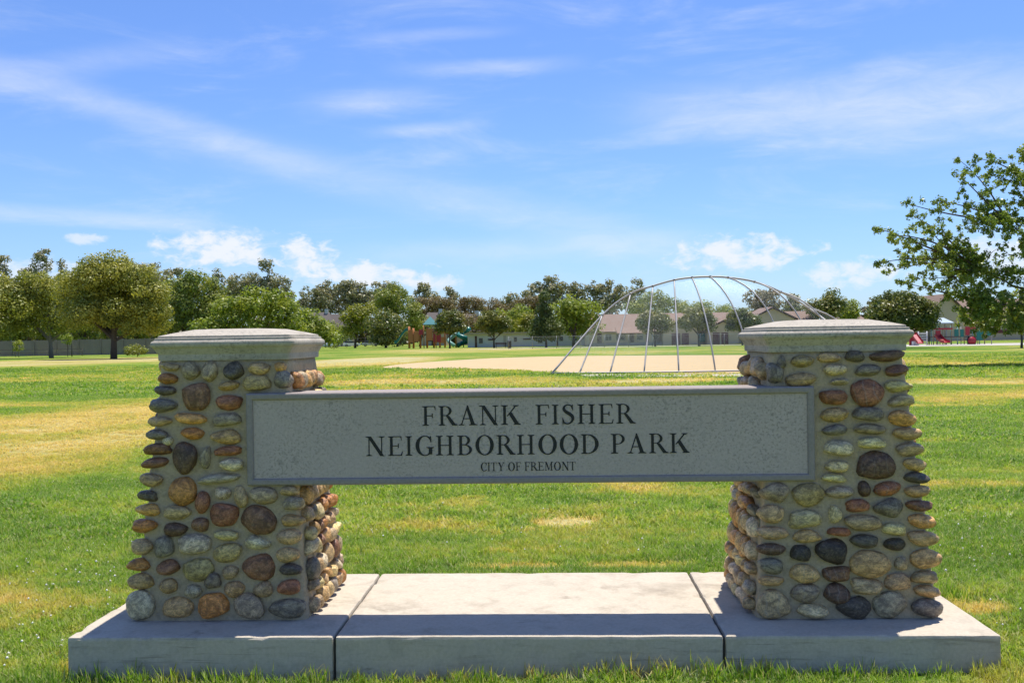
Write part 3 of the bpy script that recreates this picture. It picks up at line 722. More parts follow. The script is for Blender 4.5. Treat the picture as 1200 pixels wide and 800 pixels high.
# bare infield behind the backstop: outline at its real place
DIRT_PX = [(440, 431), (470, 426.5), (520, 423), (580, 419.5), (650, 417.6), (740, 416.6), (830, 416.2), (930, 416), (1010, 417), (1040, 424), (1000, 436.2), (880, 437.3), (760, 437.8), (690, 437.8), (650, 436.8), (600, 433.4), (540, 432.2), (480, 432.6)]
DIRT = [tuple(gp(px, dist(px, py))[:2]) for px, py in DIRT_PX]
parts_ = [scatter(3.6, 8, 800, [0, 1, 2, 3], [.38, .32, .24, .06], .75, 1.25), scatter(8, 14, 330, [0, 1, 2, 3, 4], [.25, .25, .24, .06, .2], .9, 1.4),
          scatter(14, 30, 75, [4, 5], [.5, .5], .9, 1.5), scatter(30, 70, 11, [4, 5, 6], [.25, .25, .5], .9, 1.4)]
x, y, pk, sc = (np.concatenate([p[i] for p in parts_]) for i in range(4))
k = ~in_poly(x, y, DIRT); x, y, pk, sc = x[k], y[k], pk[k], sc[k]
# thin out on the worn patches, taller at the slab's edges
keep = np.ones(len(x), bool); h_ = np.ones(len(x))
for cx, cy_, rx, ry, am in LAWN_DRY:
    r2 = ((x - cx) / rx) ** 2 + ((y - cy_) / ry) ** 2
    keep &= ~((r2 < 1) & (rg.uniform(size=len(x)) < am * .45)); h_ *= np.where(r2 < 1, 1 - .35 * am, 1)
near = (np.abs(y - DS) < .10) | ((y < 0) & (y > -.14)) | (np.abs(x - XR) < .08)
tall = near & (rg.uniform(size=len(x)) < .35) & (np.abs(x) < 2.4); pk = np.where(tall, 3, pk); sc = np.where(tall, sc * 1.25, sc)
lump = np.array([mnoise.noise(Vector((a * .9, c * .9, 0))) for a, c in zip(x, y)]); sc = sc * (1 + .45 * lump) * h_
x, y, pk, sc = x[keep], y[keep], pk[keep], sc[keep]; m = len(x)
gm = bpy.data.meshes.new('grass'); gm.vertices.add(m); gm.vertices.foreach_set('co', np.stack([x, y, gz(x, y)], 1).astype(np.float32).ravel())
a = gm.attributes.new('turn', 'FLOAT_VECTOR', 'POINT'); a.data.foreach_set('vector', np.stack([rg.uniform(-.15, .15, m), rg.uniform(-.15, .15, m), rg.uniform(0, 6.283, m)], 1).astype(np.float32).ravel())
a = gm.attributes.new('size', 'FLOAT', 'POINT'); a.data.foreach_set('value', sc.astype(np.float32))
a = gm.attributes.new('pick', 'INT', 'POINT'); a.data.foreach_set('value', pk.astype(np.int32))
gm.materials.append(M_blade)
grass = ob('grass', gm); tag(grass, 'short mown grass of the park lawn, green with straw patches', 'grass', kind='stuff')


def scatter_modifier(o, coll):
    t = bpy.data.node_groups.new('scatter', 'GeometryNodeTree')
    t.interface.new_socket('Geometry', in_out='INPUT', socket_type='NodeSocketGeometry'); t.interface.new_socket('Geometry', in_out='OUTPUT', socket_type='NodeSocketGeometry')
    gi = t.nodes.new('NodeGroupInput'); go = t.nodes.new('NodeGroupOutput'); ip = t.nodes.new('GeometryNodeInstanceOnPoints')
    ci = t.nodes.new('GeometryNodeCollectionInfo'); ci.inputs['Collection'].default_value = coll; ci.inputs['Separate Children'].default_value = True; ci.inputs['Reset Children'].default_value = True
    def att(nm, ty):
        a = t.nodes.new('GeometryNodeInputNamedAttribute'); a.data_type = ty; a.inputs['Name'].default_value = nm; return a.outputs['Attribute']
    L = t.links.new
    L(gi.outputs[0], ip.inputs['Points']); L(ci.outputs[0], ip.inputs['Instance']); ip.inputs['Pick Instance'].default_value = True
    L(att('pick', 'INT'), ip.inputs['Instance Index']); L(att('turn', 'FLOAT_VECTOR'), ip.inputs['Rotation']); L(att('size', 'FLOAT'), ip.inputs['Scale'])
    L(ip.outputs[0], go.inputs[0])
    md = o.modifiers.new('scatter', 'NODES'); md.node_group = t
scatter_modifier(grass, tufts)

# white clover heads dotted in the near lawn
M_clover = simple('clover_white', (0.75, 0.73, 0.66), 0.8, 0.15, 50)
V = []; F = []
for cx, cy_, n, sp_ in ((-2.6, 1.2, 60, .55), (-3.0, 2.2, 70, .7), (2.7, 1.6, 45, .6), (3.0, 3.0, 60, .9), (-1.0, 3.2, 22, 1.2), (0.5, 2.6, 22, 1.2), (2.45, 0.3, 10, .3), (-2.9, .1, 24, .4)):
    for i in range(n):
        X0, Y0 = rg.normal(cx, sp_), rg.normal(cy_, sp_)
        if XL - .05 < X0 < XR + .05 and -.05 < Y0 < DS + .05: continue
        r_ = rg.uniform(.005, .009); z_ = float(gz(X0, Y0)) + rg.uniform(.035, .05); b0 = len(V)
        for k in range(6): V.append((X0 + r_ * math.cos(k * 1.047), Y0 + r_ * math.sin(k * 1.047), z_))
        V += [(X0, Y0, z_ + r_), (X0, Y0, z_ - r_)]
        for k in range(6): F += [(b0 + k, b0 + (k + 1) % 6, b0 + 6), (b0 + (k + 1) % 6, b0 + k, b0 + 7)]
tag(ob('clover_flowers', mesh('clover_flowers', V, F, M_clover, True)), 'tiny white clover heads dotted over the near lawn', 'flowers', kind='stuff')

# ------------------------------------------------------------------ flat ground surfaces further off
M_dirt = concrete_mat('infield_dirt', (0.46, 0.335, 0.165), (0.56, 0.415, 0.22), 0.0, 0.12, 0.25)
M_path = concrete_mat('pale_path', (0.40, 0.37, 0.31), (0.48, 0.44, 0.37), 0.0, 0.1, 0.3)
def sheet(name, pts, z, mat, label):
    return tag(ob(name, mesh(name, [(p[0], p[1], z) for p in pts], [tuple(range(len(pts)))], mat)), label, kind='structure')
def ring_smooth(P, it=2):
    for _ in range(it):
        P = [q for i in range(len(P)) for q in ((np.array(P[i]) * .75 + np.array(P[(i + 1) % len(P)]) * .25), (np.array(P[i]) * .25 + np.array(P[(i + 1) % len(P)]) * .75))]
    return P
sheet('infield', ring_smooth([np.array(p) for p in DIRT]), 0.018, M_dirt, 'bare tan dirt infield behind the backstop')
sheet('path', [gp(px, d)[:2] for px, d in ((560, 158), (900, 158), (1010, 158), (1010, 152), (900, 152), (560, 152))], 0.012, M_path, 'pale footpath along the school fence')
sheet('path', [gp(px, d)[:2] for px, d in ((1040, 128), (1400, 128), (1400, 107), (1040, 110))], 0.016, M_path, 'pale play area surface beside the right playground')
sheet('path', [gp(px, dist(px, py))[:2] for px, py in ((672, 438.6), (900, 438.3), (1010, 437.5), (1010, 440.5), (900, 441.6), (690, 441.5))], 0.022, M_path, 'pale concrete strip along the foot of the backstop')

# ------------------------------------------------------------------ backstop
D_B = dist(745, 438)
def bpt(px, py, d): return pt(px, py, d)
base_px = [645, 678, 714, 754, 795, 838, 880, 920, 955, 985, 1012]
rim_px = [(645, 437), (706, 369), (739, 344), (765, 335), (790, 328), (811, 325), (832, 324), (853, 325), (884, 330), (915, 342), (948, 361)]
bs = thing('baseball_backstop', 'tall arched pipe backstop with curved ribs behind the sign', 'backstop', gp(800, D_B))
org = np.array(bs.location[:])
rad = 0.034
def crv(A, B_, bulge, n=10):
    out = []
    for i in range(n + 1):
        t = i / n; out.append((1 - t) ** 2 * A + 2 * t * (1 - t) * bulge + t * t * B_)
    return out
ribs = []
for i, (bx, (rx, ry)) in enumerate(zip(base_px, rim_px)):
    A = gp(bx, D_B + 0.4 * abs(i - 4) ** 1.2 * (0.35 if i < 4 else .5)); dd = D_B + 3.2 * math.sin(math.pi * min(1, (437 - ry) / 113) / 2)
    B_ = pt(rx, ry, dd) if i else A + np.array([0, 0, .02])
    k = 0.0 if i < 4 else min(1.0, (i - 3) / 4)
    mid = (A + B_) / 2; up = np.array([A[0] + (B_[0] - A[0]) * .12, A[1] + (B_[1] - A[1]) * .25, B_[2] * .82])
    ribs.append(crv(A, B_, mid * (1 - k) + up * k))
for r_ in ribs[1:]:
    MB().tube([p - org for p in r_], rad, 7).build('rib', M_steel, bs, True)
for r_ in ribs[1:]:
    MB().tube([r_[-1] - org + (r_[-2] - r_[-1]) * .06, r_[-1] - org + (r_[-2] - r_[-1]) * -.02], rad * 2.0, 8).build('clamp', M_steel, bs, True)
    MB().tube([r_[0] - org + np.array([0, 0, -.1]), r_[0] - org + np.array([0, 0, .03])], rad * 4.5, 10).build('footing', M_path, bs, True)
rim = [ribs[0][0]] + [r_[-1] for r_ in ribs[1:]] + [pt(985, 392, D_B + 1.2), gp(1008, D_B + .6)]
sm = []
for i in range(len(rim) - 1):
    p0, p1, p2, p3 = rim[max(i - 1, 0)], rim[i], rim[i + 1], rim[min(i + 2, len(rim) - 1)]
    for k in range(5):
        t = k / 5; sm.append(.5 * (2 * p1 + (p2 - p0) * t + (2 * p0 - 5 * p1 + 4 * p2 - p3) * t * t + (3 * p1 - p0 - 3 * p2 + p3) * t ** 3))
sm.append(rim[-1])
MB().tube([p - org for p in sm], rad * 1.25, 8).build('arch', M_steel, bs, True)
MB().tube([r_[0] - org + np.array([0, 0, .06]) for r_ in ribs], rad, 7).build('base_rail', M_steel, bs, True)
M_net = net_mat('chain_link', 0.055, 0.0019, (0.38, 0.42, 0.40))
V = []; F = []; UV = []
nr = len(ribs[0]); cu = 0
for i, r_ in enumerate(ribs):
    if i: cu += float(np.linalg.norm(ribs[i][0] - ribs[i - 1][0]))
    cv = 0
    for k, p in enumerate(r_):
        if k: cv += float(np.linalg.norm(p - r_[k - 1]))
        V.append(p - org + np.array([0, .05, 0])); UV.append((cu, cv))
for i in range(len(ribs) - 1):
    for k in range(nr - 1): F.append((i * nr + k, (i + 1) * nr + k, (i + 1) * nr + k + 1, i * nr + k + 1))
me = mesh('chain_link', V, F, M_net, True); uvl = me.uv_layers.new(name='UVMap')
for lp in me.loops: uvl.data[lp.index].uv = UV[lp.vertex_index]
ob('chain_link', me, bs)

# ------------------------------------------------------------------ trees
def leaves(rg, blobs, n_clump, per, rc, size, up=0.35, shell=0.5, aspect=0.6):
    """leaf-sized diamonds gathered in clumps spread through the crown's volume"""
    vol = np.array([b[1][0] * b[1][1] * b[1][2] for b in blobs]); pr = vol ** .75; pr = pr / pr.sum()
    idx = rg.choice(len(blobs), n_clump, p=pr); C = np.array([b[0] for b in blobs])[idx]; Rr = np.array([b[1] for b in blobs])[idx]
    d = rg.normal(size=(n_clump, 3)); d /= np.linalg.norm(d, axis=1, keepdims=True); rr = rg.uniform(shell ** 3, 1, n_clump) ** (1 / 3.)
    cc = C + d * rr[:, None] * Rr
    crad = rc * rg.uniform(.6, 1.35, n_clump)
    cnt = np.maximum(3, (per * (crad / rc) ** 2).astype(int)); ci = np.repeat(np.arange(n_clump), cnt); N = len(ci)
    e = rg.normal(size=(N, 3)); e /= np.linalg.norm(e, axis=1, keepdims=True)
    pos = cc[ci] + e * (crad[ci] * rg.uniform(.35, 1.08, N) ** .6)[:, None] * np.array([1, 1, .8])
    nrm = e * .8 + rg.normal(size=(N, 3)) * .38 + np.array([0, 0, up * .8]); nrm /= np.linalg.norm(nrm, axis=1, keepdims=True)
    t = rg.normal(size=(N, 3)); t -= nrm * (t * nrm).sum(1, keepdims=True); t /= np.linalg.norm(t, axis=1, keepdims=True); bt = np.cross(nrm, t)
    s = (size * rg.uniform(.6, 1.3, N))[:, None]
    V = np.stack([pos - t * s, pos - bt * s * aspect, pos + t * s, pos + bt * s * aspect], 1).reshape(-1, 3)
    return V, cc


def tree(name, label, px, d, blobs_px, leafmat, n_clump, per, rc, size, trunk_r=0.2, seed=1, group=None, trunk_top=None, trunk_px=None, bark=None, forks=4, shell=.45, up=.35, depth=1.0, cat='tree', base=None, aspect=.6):
    """blobs_px: crown lobes as (px, py, half-width px, half-height px) at distance d"""
    rg = np.random.RandomState(seed); b0 = gp(trunk_px or px, d) if base is None else base
    root = thing(name, label, cat, b0, group=group)
    bl = []
    for (cx, cy, wx, hy) in blobs_px:
        c = pt(cx, cy, d) - b0; rx = wx * d / FPX; rz = hy * d / FPX
        c = c + np.array([0, rg.uniform(-.3, .3) * rx, 0]); bl.append((c, (rx, rx * depth * rg.uniform(.8, 1.0), rz)))
    V, cc = leaves(rg, bl, n_clump, per, rc, size, up, shell, aspect)
    V = V[:]; zmin = V[:, 2] < .02; V[zmin, 2] = .02
    ob('crown', fast_polys('crown', V, 4, leafmat), root)
    mb = MB(); ctr = np.mean([b[0] for b in bl], 0); top = np.array([ctr[0] * .8, ctr[1] * .8, max(ctr[2], .5)])
    P = [np.array([0, 0, -.1]), np.array([top[0] * .1 + rg.uniform(-.1, .1), 0, top[2] * .25]), np.array([top[0] * .45, top[1] * .4, top[2] * .6]), top]
    mb.tube(P, [trunk_r * 1.25, trunk_r, trunk_r * .75, trunk_r * .35], 8)
    order = np.argsort(-np.linalg.norm(cc - ctr, axis=1)); pick = order[rg.permutation(min(len(order), max(forks * 3, 6)))[:forks]]
    for j in pick:
        q0 = P[1] + (P[2] - P[1]) * rg.uniform(.1, 1.0); q2 = cc[j]; q1 = (q0 + q2) / 2 + np.array([0, 0, abs(q2[2] - q0[2]) * .12]) + rg.normal(size=3) * .04 * np.linalg.norm(q2 - q0)
        mb.tube([q0, (q0 + q1) / 2, q1, (q1 + q2) / 2, q2], [trunk_r * .55, trunk_r * .45, trunk_r * .34, trunk_r * .22, trunk_r * .1], 6, False)
    mb.build('trunk', bark or M_bark, root, True)
    return root


L_pine = leaf_mat('pine_foliage', (0.182, 0.211, 0.037), (0.323, 0.322, 0.056), (0.408, 0.372, 0.065), .3)
L_olive = leaf_mat('olive_green_foliage', (0.139, 0.191, 0.037), (0.240, 0.281, 0.053), (0.329, 0.324, 0.062), .3)
L_euc = leaf_mat('gum_foliage', (0.190, 0.207, 0.108), (0.332, 0.319, 0.162), (0.398, 0.338, 0.173), .2)  # distance haze put into the leaf colour: paler and greyer
L_brown = leaf_mat('brownish_foliage', (0.186, 0.138, 0.062), (0.278, 0.195, 0.085), (0.220, 0.187, 0.073), .25)
L_green = leaf_mat('fresh_green_foliage', (0.145, 0.207, 0.025), (0.264, 0.311, 0.045), (0.345, 0.358, 0.047), .4)
L_yel = leaf_mat('yellow_green_foliage', (0.16, 0.19, 0.018), (0.26, 0.26, 0.03), (0.30, 0.28, 0.035), .4)
L_dark = leaf_mat('dark_glossy_foliage', (0.089, 0.124, 0.030), (0.163, 0.190, 0.042), (0.292, 0.260, 0.062), .25, .4)
L_oak = leaf_mat('broad_leaf_foliage', (0.134, 0.201, 0.031), (0.246, 0.316, 0.051), (0.334, 0.367, 0.077), .35, .38)
L_far = leaf_mat('far_wood_foliage', (0.106, 0.102, 0.048), (0.169, 0.150, 0.072), (0.200, 0.144, 0.072), .25)
L_con = leaf_mat('conifer_foliage', (0.072, 0.111, 0.026), (0.124, 0.156, 0.036), (0.143, 0.169, 0.039), .25)

# pines in front of the left fence
tree('pine_tree', 'pine tree cut off by the left edge of the picture', -14, 122, [(-14, 352, 44, 24), (8, 366, 30, 28), (-50, 360, 40, 28), (8, 390, 18, 9)], L_pine, 78, 260, 1.3, .15, .26, 1, 'pines before the grey fence')
tree('pine_tree', 'leaning pine with forked pale trunk, second from the left edge', 60, 124, [(52, 336, 30, 22), (30, 350, 22, 20), (70, 352, 26, 24), (82, 376, 18, 14), (36, 380, 20, 18)], L_pine, 80, 260, 1.25, .15, .24, 2, 'pines before the grey fence', bark=M_bark_pale, forks=9)
tree('pine_tree', 'largest spreading pine, left of the cobblestone sign', 133, 109, [(118, 330, 40, 24), (150, 345, 42, 32), (95, 345, 30, 26), (176, 362, 24, 26), (140, 318, 32, 17), (112, 370, 32, 18), (166, 380, 28, 13)], L_pine, 140, 300, 1.25, .14, .32, 3, 'pines before the grey fence', bark=M_bark, forks=9)
# tall gums standing behind everything
EUC = [(-2, 322, [(-4, 318, 14, 14), (2, 345, 16, 26), (3, 302, 7, 5), (-15, 360, 30, 20)], 'tall thin gum tree at the far left edge of the skyline'),
       (50, 320, [(48, 310, 12, 14), (53, 297, 6, 5), (45, 330, 14, 14), (52, 350, 20, 20)], 'gum with sparse pointed top above the second pine'),
       (31, 322, [(31, 322, 6, 12), (28, 340, 10, 14), (36, 352, 16, 18)], 'narrow gum spire left of the pointed gum top'),
       (71, 322, [(71, 312, 5, 9), (72, 330, 8, 14), (74, 352, 18, 22)], 'short gum spire between the two pine crowns'),
       (145, 330, [(140, 314, 18, 12), (150, 340, 26, 26), (120, 330, 16, 16)], 'gum crown peeping over the largest pine'),
       (178, 318, [(172, 318, 16, 10), (182, 330, 20, 16), (178, 352, 26, 24)], 'dark gum right of the largest pine'),
       (205, 320, [(203, 318, 8, 6), (205, 336, 16, 14), (205, 356, 24, 20)], 'gum with open top behind the olive green trees'),
       (262, 325, [(256, 322, 6, 6), (262, 340, 14, 12), (270, 356, 24, 18)], 'gum with small tuft on top, left of the dark gum clump'),
       (292, 318, [(288, 332, 22, 12), (300, 348, 28, 20), (272, 348, 16, 16)], 'dense dark gum above the left pillar cap'),
       (318, 316, [(313, 310, 8, 7), (316, 322, 7, 6), (322, 336, 18, 14), (330, 352, 16, 18)], 'dark gum with a thin tufted spire above the left pillar'),
       (372, 316, [(370, 348, 20, 13), (385, 340, 16, 10), (392, 356, 30, 18), (360, 362, 16, 12)], 'wide dark gum behind the grey house roofs'),
       (415, 312, [(408, 336, 14, 8), (420, 346, 18, 14), (430, 360, 16, 18)], 'dark gum right of the wide gum behind the house roofs'),
       (447, 330, [(445, 334, 10, 4), (455, 344, 14, 10), (440, 352, 12, 12)], 'gum with flat open crown over the green tree'),
       (503, 330, [(497, 339, 9, 6), (503, 350, 12, 8), (488, 346, 6, 6)], 'small gum rising left of the teal play roof'),
       (527, 332, [(525, 338, 5, 5), (531, 345, 5, 4), (527, 356, 9, 10)], 'thin gum with two leaf tufts above the play structure'),
       (604, 330, [(602, 350, 9, 7), (596, 360, 14, 10)], 'dark round gum among the brown trees'),
       (640, 318, [(632, 338, 14, 8), (644, 328, 10, 6), (652, 340, 16, 10), (638, 356, 18, 14), (662, 350, 12, 14), (620, 345, 7, 4)], 'tall airy gum with open branches left of the backstop'),
       (672, 320, [(672, 338, 10, 7), (676, 352, 14, 14)], 'gum with dark top between the airy gum and backstop'),
       (708, 318, [(696, 336, 12, 9), (712, 340, 16, 11), (728, 346, 16, 10), (705, 356, 22, 12)], 'broad dark gum standing behind the arch of the backstop'),
       (744, 325, [(744, 331, 7, 4), (748, 340, 9, 7), (742, 354, 16, 12)], 'gum with flat topped crown by the arch peak'),
       (897, 300, [(888, 345, 14, 6), (897, 356, 20, 14), (878, 352, 8, 6), (906, 345, 6, 5)], 'brown gum with bare top twigs seen through the arch'),
       (928, 312, [(926, 352, 8, 6), (934, 362, 18, 10)], 'small gum right of the brown gum inside the arch')]
for i, (px, d, bl, lab) in enumerate(EUC):
    ar = sum(b[2] * b[3] for b in bl) * (d / FPX) ** 2
    brn = px in (897,)
    tree('gum_tree', lab, px, d, bl, L_brown if brn else L_euc, int(20 + ar * 2.6), 34, 1.25, .38, .32, 40 + i, 'tall gum trees on the skyline', shell=.2, forks=5, depth=.7)
# olive and green trees on the left
MIDT = [('broadleaf_tree', 'bushy green tree before the grey house roofs', 392, 235, [(388, 386, 14, 10), (400, 390, 12, 9), (378, 388, 10, 8)], L_olive, 1.0),
        ('broadleaf_tree', 'low brownish tree before the dark roofed house', 556, 250, [(553, 378, 14, 9), (566, 382, 10, 8)], L_brown, 1.0),
        ('broadleaf_tree', 'low olive tree before the house behind the teal play roof', 492, 245, [(490, 380, 13, 10), (514, 382, 12, 8)], L_olive, 1.0),
        ('broadleaf_tree', 'dark tree behind the board fence at the left edge', -10, 168, [(-14, 372, 30, 24), (8, 384, 22, 18)], L_olive, 1.0),
        ('broadleaf_tree', 'dark tree behind the board fence seen under the second pine', 42, 170, [(36, 372, 24, 22), (58, 380, 22, 18)], L_olive, 1.0),
        ('broadleaf_tree', 'dark tree behind the board fence between the two pine trunks', 98, 168, [(88, 374, 24, 20), (112, 382, 22, 16)], L_olive, 1.0),
        ('broadleaf_tree', 'dark tree behind the board fence right of the largest pine trunk', 158, 170, [(150, 376, 24, 20), (176, 380, 22, 18)], L_olive, 1.0),
        ('broadleaf_tree', 'olive green tree just right of the largest pine', 212, 175, [(205, 345, 22, 20), (225, 335, 22, 16), (232, 355, 26, 22), (205, 372, 22, 22), (240, 378, 22, 20)], L_olive, 1.0),
        ('broadleaf_tree', 'olive tree with darker heart left of the left pillar cap', 248, 180, [(248, 345, 16, 18), (256, 362, 18, 18), (240, 370, 18, 22)], L_olive, 1.0),
        ('broadleaf_tree', 'low bright yellow green tree behind the left pillar cap', 268, 150, [(262, 372, 18, 16), (280, 362, 16, 12), (248, 384, 18, 12)], L_green, 1.0),
        ('broadleaf_tree', 'rounded green tree above the left pillar cap', 310, 150, [(308, 355, 24, 18), (325, 362, 20, 18), (300, 378, 26, 18), (335, 382, 18, 16)], L_green, 1.0),
        ('broadleaf_tree', 'sloping bright green shrub right of the left pillar cap', 362, 170, [(350, 378, 20, 14), (368, 386, 20, 12), (385, 394, 16, 8)], L_green, 1.0),
        ('broadleaf_tree', 'yellow green tree beside the parked white cars', 416, 215, [(415, 368, 15, 9), (412, 382, 14, 14), (428, 364, 10, 7)], L_yel, 1.0),
        ('broadleaf_tree', 'dark rounded tree between the yellow green tree and playground', 452, 205, [(448, 378, 20, 12), (462, 384, 16, 14), (442, 392, 16, 10), (455, 394, 20, 8)], L_dark, 1.0),
        ('broadleaf_tree', 'tall fresh green tree left of the play structure', 466, 240, [(462, 345, 22, 12), (470, 358, 24, 16), (452, 360, 14, 14), (482, 372, 14, 14)], L_olive, 1.0),
        ('broadleaf_tree', 'reddish brown tree left of the teal play roof', 500, 290, [(498, 362, 18, 12), (512, 358, 14, 10), (492, 372, 12, 10)], L_brown, 1.0),
        ('broadleaf_tree', 'wide reddish brown tree above the play structure', 538, 292, [(532, 360, 20, 12), (550, 356, 16, 10), (540, 370, 20, 8)], L_brown, 1.0),
        ('broadleaf_tree', 'brownish tree left of the dark round gum', 575, 294, [(572, 358, 18, 10), (586, 366, 14, 10)], L_brown, 1.0),
        ('broadleaf_tree', 'thin brownish tree right of the dark round gum', 618, 290, [(614, 360, 14, 12), (626, 356, 12, 10)], L_brown, 1.0),
        ('broadleaf_tree', 'green tree standing behind the long low white building', 602, 200, [(598, 372, 16, 11), (610, 368, 12, 9), (592, 382, 12, 9)], L_green, 1.0),
        ('broadleaf_tree', 'yellow green bush at the right end of the low white building', 617, 195, [(614, 383, 9, 9), (622, 378, 8, 8)], L_yel, 1.0),
        ('broadleaf_tree', 'spreading green tree at the left foot of the backstop', 672, 165, [(665, 362, 18, 12), (682, 366, 20, 13), (672, 378, 24, 14), (692, 378, 12, 10)], L_green, 1.0),
        ('broadleaf_tree', 'pale olive tree behind the school roof, inside the arch left', 770, 220, [(765, 352, 16, 12), (785, 358, 20, 10), (750, 362, 16, 8)], L_olive, 1.0),
        ('broadleaf_tree', 'low olive tree behind the school roof, inside the arch right', 830, 225, [(828, 362, 20, 8), (850, 364, 18, 7), (805, 364, 12, 7)], L_olive, 1.0),
        ('broadleaf_tree', 'dark leafy tree between the two pillar caps, nearest the right cap', 972, 175, [(966, 362, 16, 10), (980, 360, 14, 12), (975, 352, 8, 9)], L_dark, 1.0),
        ('broadleaf_tree', 'small green tree peeping over the right pillar cap', 998, 200, [(997, 360, 6, 8), (994, 368, 9, 7)], L_green, 1.0)]
for i, (nm, lab, px, d, bl, lm, dn) in enumerate(MIDT):
    ar = sum(b[2] * b[3] for b in bl) * (d / FPX) ** 2
    tree(nm, lab, px, d, bl, lm, int((18 + ar * 2.3) * dn), 80, 1.35, .24, .22, 200 + i, 'middle distance trees', shell=.35)
for i, (px, d, bl, lab) in enumerate([(527, 172, [(527, 374, 15, 9), (520, 382, 11, 8), (534, 383, 11, 8)], 'small dark tree with thin trunk within the left playground'),
                                      (579, 168, [(578, 374, 17, 9), (568, 379, 11, 7), (590, 378, 10, 7), (580, 385, 12, 5)], 'small dark tree with bare trunk before the white building'),
                                      (768, 150, [(766, 373, 14, 9), (757, 380, 10, 8), (777, 379, 11, 9)], 'small dark tree before the school, left one inside the arch'),
                                      (819, 150, [(816, 370, 17, 11), (806, 378, 10, 9), (827, 379, 11, 9)], 'round dark tree before the school, middle of the arch'),
                                      (870, 152, [(868, 372, 14, 10), (878, 378, 14, 8), (860, 382, 10, 6)], 'dark tree before the school touching the right pillar cap')]):
    tree('small_tree', lab, px, d, bl, L_dark, 170, 40, .62, .18, .13, 300 + i, 'small trees along the school path', shell=.3)
tree('conifer_tree', 'pointed conifer left of the backstop foot', 640, 160, [(637, 352, 5, 11), (636, 366, 10, 10), (637, 380, 15, 11), (645, 388, 16, 10), (634, 392, 14, 6)], L_con, 260, 40, .62, .18, .16, 330, shell=.3)
tree('conifer_tree', 'dark pointed conifer top over the right pillar cap', 975, 230, [(974, 341, 4, 6), (974, 350, 8, 7), (975, 360, 12, 8)], L_con, 60, 30, .9, .24, .2, 331, shell=.3)
tree('round_tree', 'dense round dark green tree right of the right pillar cap', 1056, dist(1056, 408), [(1056, 362, 30, 20), (1038, 370, 22, 14), (1076, 368, 22, 16), (1055, 374, 34, 12), (1030, 378, 14, 8), (1084, 376, 13, 10)], L_dark, 560, 50, .52, .13, .22, 332, shell=.5)

